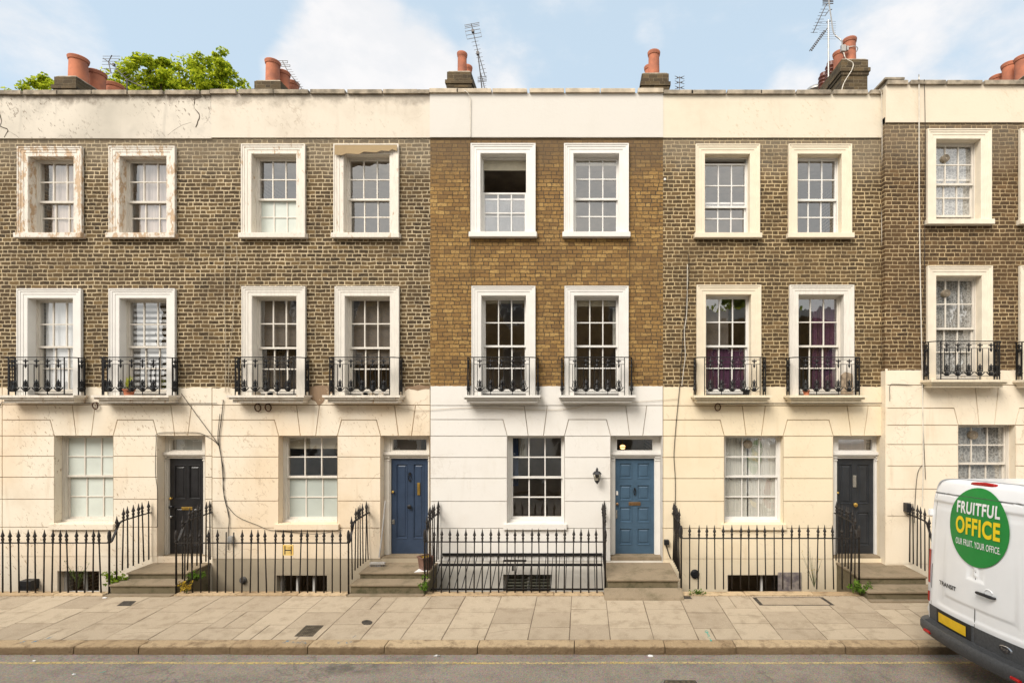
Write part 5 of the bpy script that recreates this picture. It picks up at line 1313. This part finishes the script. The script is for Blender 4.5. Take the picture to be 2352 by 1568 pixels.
def box_lean():
    a, b_ = P(1933, 856, -.13), P(1962, 905, -.13)
    b = MB(); b.add([(a[0], -.14, b_[2]), (b_[0], -.11, b_[2]), (b_[0] - .01, -.09, a[2] - .02), (a[0] + .10, -.10, a[2] + .02), (a[0], -.12, a[2] - .05)] + [(a[0], -.09, b_[2]), (b_[0], -.06, b_[2]), (b_[0] - .01, -.04, a[2] - .02), (a[0] + .10, -.05, a[2] + .02), (a[0], -.07, a[2] - .05)],
          [(0, 1, 2, 3, 4), (9, 8, 7, 6, 5)] + [(i, i + 5, (i + 1) % 5 + 5, (i + 1) % 5) for i in range(5)])
    tag(b.build('torn_board', plain("torn_card", (.50, .38, .26), .9, var=.3)), 'torn brown board leaning behind the rightmost creamy balcony railing', 'board')
box_lean()
def rubble(cx, label):
    t = thing('rubble', label, 'rubble', (cx, -.2, 3.62), 'broken stones on the balconies')
    for i in range(5):
        x = cx + R.uniform(-.35, .3); s = R.uniform(.03, .06); b = MB(); b.cbox(x - s, x + s, -.22, -.22 + s, 3.621, 3.62 + s * 1.2, s * .35); b.build('stone', coping_light if i % 2 else peel_mid, t)
rubble(X(631, -.2) - .15, 'pale broken stones on the third balcony from the left'); rubble(X(845, -.2) + .1, 'mossy broken stones on the balcony nearest the white house')

# ------------------------------------------------------------------ covers and marks in the pavement
cast = plain("cast_iron_cover", (.10, .085, .07), .7, .3, var=.3, scale=20, bmp=.5); cast_l = plain("infilled_cover", (.26, .20, .12), .85, var=.3, scale=20, bmp=.4)
def cover(pts, label, m, name='drain_cover', grid=0, frame=cast):
    q = [gp(*p) for p in pts]; cx, cy, cz = [sum(a[i] for a in q) / len(q) for i in range(3)]
    t = thing(name, label, 'cover', (cx, cy, cz), 'metal covers let into the ground')
    def ring(s, dz): return [(cx + (a[0] - cx) * s, cy + (a[1] - cy) * s, a[2] + dz) for a in q]
    n = len(q); o, i_ = ring(1, .0065), ring(.9, .0065); o2 = ring(1, -.004); b = MB()
    b.add(o + i_ + o2, [(k, (k + 1) % n, (k + 1) % n + n, k + n) for k in range(n)] + [(k, k + 2 * n, (k + 1) % n + 2 * n, (k + 1) % n) for k in range(n)]); b.build('frame', frame, t, recalc=False)
    MB().add(ring(.9, .0045), [tuple(range(n))]).build('plate', m, t, recalc=False)
    if grid and n == 4:
        g = MB(); A, B, C_, D_ = [Vector(v) for v in ring(.86, .0058)]
        for k in range(grid):
            f = (k + .5) / grid; a, b_ = A.lerp(B, f), D_.lerp(C_, f); g.tube([a, b_], .006, 4)
            a, b_ = A.lerp(D_, f), B.lerp(C_, f); g.tube([a, b_], .006, 4)
        g.build('ribs', frame, t)
def circ(u, v, ru, rv, n=18): return [(u + ru * math.cos(-k * 2 * math.pi / n), v + rv * math.sin(-k * 2 * math.pi / n)) for k in range(n)]
cover([(676, 1461), (718, 1461), (743, 1436), (703, 1436)][::1], 'rusty square pavement cover below the hydrant sign', cast_l, grid=7)
cover(circ(843, 1429, 12.5, 5.5), 'round grey coal-hole cover in the pavement', cast, 'coal_hole_cover')
cover([(268, 1391), (300, 1391), (313, 1380), (284, 1380)], 'small dark rectangular cover near the left steps', cast)
cover([(1745, 1389.5), (1917, 1389.5), (1890, 1371.5), (1728, 1371.5)], 'wide patched cover before the creamy yellow house', slab_m, 'vault_cover')
cover([(1568, 1375), (1590, 1375), (1585, 1369), (1566, 1369)], 'tiny dark cover right of the slate-blue-door steps', cast)
cover([(1520, 1580), (1610, 1580), (1597, 1562), (1526, 1562)], 'rusty cover at the bottom edge of the road', cast_l, 'road_cover', grid=5)
def sprays(label, marks, col, name='spray_mark'):
    m, nt, b = newmat(name); p = pos(nt); setc(nt, b, col); b.inputs['Roughness'].default_value = .8
    nt.links.new(M_(nt, 'MULTIPLY', ss(nt, noi(nt, p, 22, 4, .7), .38, .6), .6), b.inputs['Alpha'])
    mb = MB()
    for (u0, v0, u1, v1, w_) in marks:
        a, c = Vector(gp(u0, v0)), Vector(gp(u1, v1)); d = (c - a).cross(Vector((0, 0, 1))).normalized() * w_; n = 6
        vs = []
        for i in range(n + 1):
            q = a.lerp(c, i / n); q.z += .009; k = .6 + .4 * math.sin(i * 2.1); vs += [q - d * k, q + d * k]
        mb.add(vs, [(2 * i, 2 * i + 2, 2 * i + 3, 2 * i + 1) for i in range(n)])
    o = mb.build(name, m, recalc=False); o['kind'] = 'stuff'; return o
sprays('', [(650, 1477, 666, 1470, .03), (670, 1475, 690, 1477, .03), (694, 1473, 702, 1478, .025), (775, 1477, 790, 1471, .03), (795, 1477, 812, 1472, .03), (810, 1465, 818, 1458, .015), (45, 1476, 60, 1472, .03), (70, 1476, 88, 1471, .03), (95, 1472, 125, 1460, .018)], (.16, .36, .50), 'blue_spray_paint')
sprays('', [(1621, 1447, 1634, 1473, .032), (228, 1546, 242, 1542, .02)], (.12, .52, .40), 'green_spray_paint')
# grit, dead leaves along the light-well edge
g = MB()
for i in range(1700):
    x = R.uniform(-12, 10); y = -1.0 - abs(R.gauss(0, .05)); s = R.uniform(.004, .014)
    if R.random() < .2: y = YK1 - .02 - abs(R.gauss(0, .06))
    z = (zp(y) if y > YK1 else zr(y)) + .006
    a = R.uniform(0, 6.28); g.add([(x + s * math.cos(a), y + s * math.sin(a), z), (x - s * math.sin(a) * .5, y + s * math.cos(a) * .5, z + R.uniform(.001, .008)), (x - s * math.cos(a), y - s * math.sin(a), z), (x + s * math.sin(a) * .5, y - s * math.cos(a) * .5, z + .001)], [(0, 1, 2, 3)], R.random())
o = g.build('dead_leaves', leafmat("dead_leaf", (.10, .065, .03), (.36, .22, .10), .1), tint=True, recalc=False); o['kind'] = 'stuff'

# ------------------------------------------------------------------ white panel van at the kerb
def van():
    paint = plain("white_van_paint", (.86, .86, .86), .22, var=.02, scale=2, bmp=0, spec=.5)
    grey = plain("grey_textured_plastic", (.075, .078, .082), .55, var=.15, scale=40, bmp=.25); dark = plain("dark_gap", (.02, .02, .02), .6, bmp=0)
    green = plain("green_vinyl", (.012, .24, .040), .45, var=.04, bmp=0); wh = plain("white_vinyl", (.82, .82, .80), .5, var=.02, bmp=0)
    yl = plain("yellow_vinyl", (.85, .62, .01), .5, var=.03, bmp=0); red = plain("red_lens", (.42, .012, .012), .15, bmp=0, var=.1)
    clear = plain("clear_lens", (.70, .68, .66), .1, bmp=0); plate = plain("yellow_number_plate", (.80, .50, .01), .4, var=.06, bmp=0)
    silver = plain("silver_badge", (.45, .45, .46), .25, .8, bmp=0); rubber = plain("tyre_rubber", (.018, .018, .018), .8, var=.3, bmp=.2); rim_m = plain("steel_wheel", (.30, .30, .31), .4, .6, bmp=0)
    winm = plain("dark_vehicle_glass", (.012, .014, .016), .05, bmp=0, spec=.8)
    YF, XR = -3.00, 4.80; ROLL = math.radians(4.5); zb = zr(-3.15)
    t = thing('panel_van', 'white panel van with round green and yellow lettered sticker on its rear doors', 'van', (XR, YF, zb))
    # local frame: l = length from the rear (+X), w = across from the kerb side, h = height
    def W(l, w_, h):
        y = -w_ * math.cos(ROLL) + h * math.sin(ROLL) * .35; z = h * math.cos(ROLL) + w_ * math.sin(ROLL)
        return Vector((XR + l, YF + y, zb + z))
    WD, HT, B0, L = 2.06, 2.56, .38, 5.5
    def halfw(h): return 1.03 - (.0 if h < 1.25 else .115 * ((h - 1.25) / 1.3) ** 1.7)
    def prof(th, l=0.0):
        # rounded-rectangle cross-section
        top = HT if l < 3.7 else HT - (l - 3.7) ** 1.0 * .55 if l < 4.35 else 2.2 - (l - 4.35) * 1.25 if l < 5.05 else 1.325 - (l - 5.05) * .9
        cz, b_ = (top + B0) / 2, (top - B0) / 2; c, s = math.cos(th), math.sin(th); e = .16 if s > 0 else .10
        px = math.copysign(abs(c) ** .17, c); pz = math.copysign(abs(s) ** e, s)
        h = cz + b_ * pz; tap = 1 if l < 4.4 else 1 - .10 * ((l - 4.4) / 1.1) ** 2
        h += .035 * max(0, s) * (1 - px * px)
        return (WD / 2 + halfw(h) * px * tap, h)
    def inside(w_, h, r, soft=.02):
        a = min(w_ - r[0], r[1] - w_, h - r[2], r[3] - h); return max(0.0, min(1.0, a / soft))
    def rearX(w_, h, base=False):
        q = (w_ - WD / 2) / (WD / 2)
        x = .10 * q * q + .0 + (.0 if h < .9 else .075 * (h - .9) / 1.6) + (.06 * max(0, (h - 2.2) / .36) ** 2)
        if base: return x
        for a, b_ in ((.10, 1.015), (1.045, 1.96)):
            x += .016 * inside(w_, h, (a, b_, 1.36, 2.27), .03)
            x += .012 * inside(w_, h, (a, b_, .86, 1.04), .03)
            x -= .006 * inside(w_, h, (a + .05, b_ - .05, 1.44, 2.19), .05)
        x += .012 * (1 if abs(w_ - WD / 2) < .006 and h < 2.36 else 0) + .012 * (1 if abs(h - 2.36 - .01 * (1 - q * q)) < .007 else 0)
        return x
    N, K = 176, 70; v = []; f = []
    ths = [2 * math.pi * (i + .5) / N for i in range(N)]
    cw, ch = WD / 2, 1.47
    v.append(W(rearX(cw, ch), cw, ch))
    for k in range(1, K + 1):
        s = (k / K) ** .9
        for th in ths:
            pw, ph = prof(th); w_ = cw + (pw - cw) * s; h = ch + (ph - ch) * s
            d = (1 - s) * min(abs(pw - cw) + .001, 1.4) if abs(math.cos(th)) > .6 else (1 - s) * 1.05
            r = .075; rx = r - math.sqrt(max(0, r * r - max(0, r - d) ** 2)) if d < r else 0
            v.append(W(rearX(w_, h) + rx, w_, h))
    ls = [.20, .35, .8, 1.6, 2.6, 3.4, 3.7, 3.95, 4.15, 4.35, 4.6, 4.85, 5.05, 5.25, 5.40, 5.48]
    for l in ls:
        for th in ths: v.append(W(l + (.0), *prof(th, l)))
    v.append(W(5.5, cw, .85))
    for i in range(N): f.append((0, 1 + (i + 1) % N, 1 + i))
    R_ = K + len(ls)
    for k in range(R_ - 1):
        for i in range(N):
            a, b_ = 1 + k * N + i, 1 + k * N + (i + 1) % N; f.append((a, b_, b_ + N, a + N))
    o0 = 1 + (R_ - 1) * N; f += [(o0 + i, o0 + (i + 1) % N, len(v) - 1) for i in range(N)]
    m = MB(); m.v = [tuple(q) for q in v]; m.f = f; m.t = [.5] * len(f)
    body = m.build('body', paint, t, smooth=True)
    def S(w_, h, off=.004, base=False): return W(rearX(w_, h, base) - off, w_, h)
    def patch(name, m_, fn, nu, nv, parent=t, off=.004):
        b = MB(); vs = [S(*fn(i / nu, j / nv), off) for j in range(nv + 1) for i in range(nu + 1)]
        b.add(vs, [(j * (nu + 1) + i, j * (nu + 1) + i + 1, (j + 1) * (nu + 1) + i + 1, (j + 1) * (nu + 1) + i) for j in range(nv) for i in range(nu)])
        return b.build(name, m_, parent, smooth=True, recalc=False)
    # seams and panel lines
    b = MB()
    b.tube([S(WD / 2, h, .0) for h in [.62 + .05 * k for k in range(36)]], .005, 4)
    b.tube([S(w_, 2.37 + .01 * (1 - ((w_ - 1.03) / 1.03) ** 2), .0) for w_ in [.16 + .06 * k for k in range(30)]], .005, 4)
    for s_ in (1, -1):
        ww = lambda a: WD / 2 + s_ * (WD / 2 - a)
        b.tube([S(ww(.135 + .07 * max(0, (h - 1.3))), h, -.002) for h in [.80 + .05 * k for k in range(32)]], .004, 4)
    b.build('door_seams', plain("panel_gap", (.10, .10, .10), .7, bmp=0), body)
    # lower grey cladding of the doors
    patch('door_cladding', grey, lambda a, c: (.10 + 1.86 * a, .60 + .21 * c), 60, 6, off=.010)
    # round sticker
    C0, CH, RR = 1.03, 2.02, .485
    st = MB(); rings = 14; nn_ = 64; vs = [S(C0, CH, .002, True)]
    for k in range(1, rings + 1):
        for i in range(nn_): a = 2 * math.pi * i / nn_; vs.append(S(C0 + RR * k / rings * math.cos(a), CH + RR * k / rings * math.sin(a), .002, True))
    fs = [(0, 1 + i, 1 + (i + 1) % nn_) for i in range(nn_)] + [(1 + (k * nn_) + i, 1 + (k + 1) * nn_ + i, 1 + (k + 1) * nn_ + (i + 1) % nn_, 1 + k * nn_ + (i + 1) % nn_) for k in range(rings - 1) for i in range(nn_)]
    stk = st.add(vs, fs).build('round_sticker', green, t, smooth=True, recalc=False)
    def conf(cx, cy, off, jig=0): return lambda a, c: S(cx + a, cy + c, off, True)
    text3d("FRUITFUL", 0, .205, wh, stk, 'lettering', bold=.0065, width=.70, space=1.12, conf=conf(1.035, 2.235, .008))
    text3d("OFFICE", 0, .285, yl, stk, 'lettering', bold=.010, width=.72, space=1.10, conf=conf(1.035, 2.005, .008))
    text3d("OUR FRUIT. YOUR OFFICE.", 0, .112, wh, stk, 'lettering', bold=.001, width=.72, space=1.08, conf=conf(1.045, 1.800, .008))
    text3d("TRANSIT", 0, .075, dark, t, 'model_lettering', bold=.002, width=.36, conf=conf(.53, 1.17, .009))
    # oval badge
    ov = MB(); vs = [S(1.50, .715, .022)]
    for k, off in ((.8, .022), (1, .012)):
        for i in range(32): a = 2 * math.pi * i / 32; vs.append(S(1.50 + .088 * k * math.cos(a), .715 + .042 * k * math.sin(a), off))
    ovb = ov.add(vs, [(0, 1 + i, 1 + (i + 1) % 32) for i in range(32)] + [(1 + i, 33 + i, 33 + (i + 1) % 32, 1 + (i + 1) % 32) for i in range(32)]).build('oval_badge', silver, t, recalc=False)
    inn = MB(); vs = [S(1.50, .715, .024)] + [S(1.50 + .074 * math.cos(2 * math.pi * i / 32), .715 + .032 * math.sin(2 * math.pi * i / 32), .024) for i in range(32)]
    inn.add(vs, [(0, 1 + i, 1 + (i + 1) % 32) for i in range(32)]).build('badge_field', plain("dark_badge", (.03, .03, .035), .3, bmp=0), ovb, recalc=False)
    text3d("Ford", 0, .048, silver, ovb, 'badge_lettering', conf=conf(1.50, .715, .026))
    # number plate in its recess
    b = MB(); 
    patch('plate_recess', dark, lambda a, c: (.30 + .70 * a, .615 + .19 * c), 8, 3, off=.013)
    pl = patch('number_plate', plate, lambda a, c: (.36 + .56 * a, .645 + .125 * c), 10, 3, off=.022)
    # handle
    b = MB(); b.tube([S(1.10, 1.245, .006), S(1.11, 1.247, .035), S(1.20, 1.25, .042), S(1.33, 1.25, .042), S(1.345, 1.247, .03), S(1.36, 1.245, .006)], [.012, .017, .019, .019, .017, .012], 8)
    b.build('door_handle', black_plastic, t, smooth=True)
    b = MB(); n_ = 16; vs = [S(1.25 + .06 * math.cos(2 * math.pi * i / n_), 1.27 + .045 * math.sin(2 * math.pi * i / n_), .003) for i in range(n_)]; 
    b.tube(vs + [vs[0]], .006, 5); b.build('handle_cup', paint, t, smooth=True)
    # high brake light on the roof edge
    b = MB(); b.tube([W(rearX(w_, 2.5) + .055, w_, 2.535 + .012 * (1 - abs(w_ - 1.03) / .25)) for w_ in (.80, .83, .9, 1.03, 1.16, 1.23, 1.26)], [.012, .026, .03, .031, .03, .026, .012], 8); b.build('high_brake_light', red, t, smooth=True)
    # tail lights wrap the corners
    for sg in (0, 1):
        ww = (lambda a: a) if sg == 0 else (lambda a: WD - a)
        def lens(name, h0, h1, m_):
            b = MB(); n_ = 14; vs = []
            for j in range(n_ + 1):
                h = h0 + (h1 - h0) * j / n_; hw = WD / 2 - halfw(h)
                for (a, l) in ((hw + .10, rearX(.1, h) - .004), (hw + .05, rearX(.1, h) + .002), (hw + .012, rearX(.05, h) + .022), (hw - .012, rearX(.0, h) + .07), (hw - .012, rearX(0, h) + .115), (hw + .03, rearX(0, h) + .115)):
                    vs.append(W(l, ww(a), h))
            b.add(vs, [(j * 6 + i, j * 6 + i + 1, (j + 1) * 6 + i + 1, (j + 1) * 6 + i) for j in range(n_) for i in range(5)] + [tuple(range(6)), tuple(reversed(range(n_ * 6, n_ * 6 + 6)))])
            return b.build(name, m_, t, smooth=True)
        lens('tail_light', 1.10, 1.56, red); lens('indicator_light', .98, 1.098, clear); lens('reversing_light', .84, .978, red)
        b = MB(); 
        for h in (2.08,):
            c1 = W(rearX(.08, h) - .02, ww(.02 + WD / 2 - halfw(h)), h); b.box(c1.x - .01, c1.x + .09, c1.y - .03, c1.y + .03, c1.z - .045, c1.z + .045)
        b.build('door_hinge', paint, t, bev=.008)
    # bumper
    b = MB(); ws = [-.03 + (WD + .06) * i / 40 for i in range(41)]
    vs = []; secs = [(.10, .40), (-.10, .42), (-.145, .50), (-.145, .575), (-.13, .60), (.02, .615), (.06, .60)]
    for w_ in ws:
        q = (w_ - WD / 2) / (WD / 2); base = .11 * q * q + (.10 * max(0, (abs(q) - .9) / .13) ** 2)
        for l, h in secs: vs.append(W(l + base, w_, h))
    m_ = len(secs); b.add(vs, [(i * m_ + j, (i + 1) * m_ + j, (i + 1) * m_ + j + 1, i * m_ + j + 1) for i in range(40) for j in range(m_ - 1)] + [tuple(range(m_)), tuple(reversed(range(40 * m_, 41 * m_)))])
    bp = b.build('bumper', grey, t, smooth=True)
    for sg in (0, 1):
        ww = (lambda a: a) if sg == 0 else (lambda a: WD - a); b = MB()
        pts = [(.03, .44), (-.015, .60), (.0, .76), (.02, .78), (.16, .78), (.26, .60), (.26, .42), (.1, .40)]
        vs = [W(.16 + l, ww(-.035), h) for l, h in pts] + [W(.12 + l, ww(.14), h) for l, h in pts]; n_ = len(pts)
        b.add(vs, [tuple(range(n_)), tuple(reversed(range(n_, 2 * n_)))] + [(i, i + n_, (i + 1) % n_ + n_, (i + 1) % n_) for i in range(n_)]); b.build('bumper_corner', grey, t, bev=.02)
        r_ = MB(); c1 = W(.155, ww(.0), .70); r_.box(c1.x - .03, c1.x + .05, c1.y - .03, c1.y + .03, c1.z - .04, c1.z + .04); r_.build('marker_lens', clear, bp, bev=.01)
    for w_ in (.30, 1.76):
        q = (w_ - 1.03) / 1.03; b = MB(); b.tube([W(.11 * q * q - .15, w_ - .06, .49), W(.11 * q * q - .15, w_ + .06, .49)], .02, 8); b.build('bumper_reflector', red, bp, smooth=True)
    b = MB()
    for w_ in (.62, .95, 1.11, 1.44): q = (w_ - 1.03) / 1.03; b.tube([W(.11 * q * q - .141, w_, .55), W(.11 * q * q - .15, w_, .55)], .012, 12)
    b.build('parking_sensors', grey, bp)
    b = MB()      # tread grooves on the bumper step
    for k in range(70): w_ = .15 + k * .0255; q = (w_ - 1.03) / 1.03; b.tube([W(.11 * q * q - .115, w_, .6035), W(.11 * q * q - .03, w_, .612)], .004, 4)
    b.build('step_tread', grey, bp)
    # sills, wheels, side windows, mirrors: seen from other positions
    for l in (1.05, 4.62):
        for w_ in (.02, WD - .24):
            c1, c2 = W(l, w_, .335), W(l, w_ + .22, .335); ax = (c2 - c1)
            wb = MB(); wb.tube([c1, c1 + ax * .06, c1 + ax * .94, c2], [.27, .335, .335, .27], 32); wl = wb.build('wheel', rubber, t, smooth=True)
            rb = MB(); e = ax.normalized() * .006; rb.tube([c1 - e, c2 + e], .20, 28); rb.tube([c1 - e * 3, c2 + e * 3], .07, 16); rb.build('rim', rim_m, wl)
            a = MB(); n_ = 16; s0 = -.004 if w_ < 1 else WD + .004
            ring = [W(l + .40 * math.cos(math.pi * k / n_), s0, .36 + .40 * math.sin(math.pi * k / n_)) for k in range(n_ + 1)]; a.add(ring, [tuple(range(n_ + 1))]); a.build('wheel_arch', dark, t, recalc=False)
    for w_ in (-.002, WD + .002):
        sg = 1 if w_ < 1 else -1
        sw = lambda l, h: W(l, WD / 2 - sg * (prof(.35, l)[0] - WD / 2 - (halfw(prof(.35, l)[1]) - halfw(h)) + .022), h)
        g = MB(); g.add([sw(3.75, 1.42), sw(4.70, 1.42), sw(4.42, 1.92), sw(4.2, 2.02), sw(3.78, 2.02)], [(0, 1, 2, 3, 4)]); g.build('side_window', winm, t, recalc=False)
        s_ = MB(); s_.tube([W(.5, w_, .62), W(4.1, w_, .62)], .03, 6); s_.build('side_moulding', grey, t)
        mm = MB(); c1 = W(4.62, w_ - sg * .17, 1.62); mm.box(c1.x - .07, c1.x + .07, c1.y - .11, c1.y + .11, c1.z - .19, c1.z + .19); mm.build('wing_mirror', black_plastic, t, bev=.03)
    g = MB(); g.add([W(5.0, .25, 1.42), W(5.0, WD - .25, 1.42), W(4.42, WD - .22, 2.1), W(4.42, .22, 2.1)], [(0, 1, 2, 3)]); g.build('windscreen', winm, t, recalc=False)
    return t
van()

# ------------------------------------------------------------------ the far side of the street (seen in the window glass)
def opposite(x0, x1, label, h, bm_):
    t = thing('opposite_house', label, 'house', (x0, -13.0, 0), 'houses across the street')
    y = -13.0; cx = [(x0 + x1) / 2 - 1.1, (x0 + x1) / 2 + 1.1]; holes = [(c - .5, c + .5, z, z + 1.7) for c in cx for z in (.9, 4.2, 6.9) if z + 2 < h]
    w_ = MB(); cells([x0, x1] + [q for a in holes for q in a[:2]], [3.3, h] + [q for a in holes for q in a[2:] if q > 3.3], [a for a in holes if a[2] > 3.3], y, w_)
    w_.f = [tuple(reversed(q)) for q in w_.f]; w_.build('brick_wall', bm_, t, recalc=False)
    s = MB(); cells([x0, x1] + [q for a in holes for q in a[:2]], [-.3, 3.3] + [q for a in holes for q in a[2:] if q < 3.3], [a for a in holes if a[2] < 3.3], y + .01, s); s.f = [tuple(reversed(q)) for q in s.f]; s.build('stucco_wall', MS['h3'], t, recalc=False)
    r = MB(); r.box(x0, x1, y - 7, y - .3, h - .1, h); r.box(x0, x1, y - 7.1, y - 7, -.3, h); r.build('roof', slate, t)
    p = MB(); p.box(x0, x1, y - .3, y + .03, h - .02, h + .5); p.build('parapet', MP['h3'], t)
    for (a, b_, c, d) in holes:
        q = MB(); q.box(a, a + .06, y - .15, y - .1, c, d); q.box(b_ - .06, b_, y - .15, y - .1, c, d); q.box(a, b_, y - .151, y - .1, d - .06, d); q.box(a, b_, y - .151, y - .1, c, c + .06); q.box(a, b_, y - .149, y - .1, (c + d) / 2 - .02, (c + d) / 2 + .02); wi = q.build('window', white_paint, t)
        MB().add([(a, y - .13, c), (a, y - .13, d), (b_, y - .13, d), (b_, y - .13, c)], [(0, 1, 2, 3)]).build('pane', winm_d, wi, recalc=False)
winm_d = plain("dark_far_glass", (.03, .035, .04), .1, bmp=0, spec=.6)
for i in range(8):
    x0 = -19.2 + i * 4.9
    opposite(x0, x0 + 4.88, ['house opposite the leftmost houses of the terrace', 'second house across the street from the left end', 'third house across the street from the left end', 'fourth house across the street, opposite the navy door', 'house opposite the white-fronted house', 'house opposite the creamy yellow house', 'house opposite the rightmost house of the terrace', 'last house across the street at the right end'][i], [9.6, 9.6, 8.9, 9.6, 9.4, 7.2, 7.2, 9.4][i], brick_yellow)
tree('broad tree behind the lower houses across the street', [(9, -21, 8.5, 1.8), (11, -21, 9.5, 1.8), (7.2, -21, 8, 1.4), (12.5, -20.5, 8.2, 1.5), (9.8, -21, 11, 1.2)], (10, -21, -2.3), 16, .2)
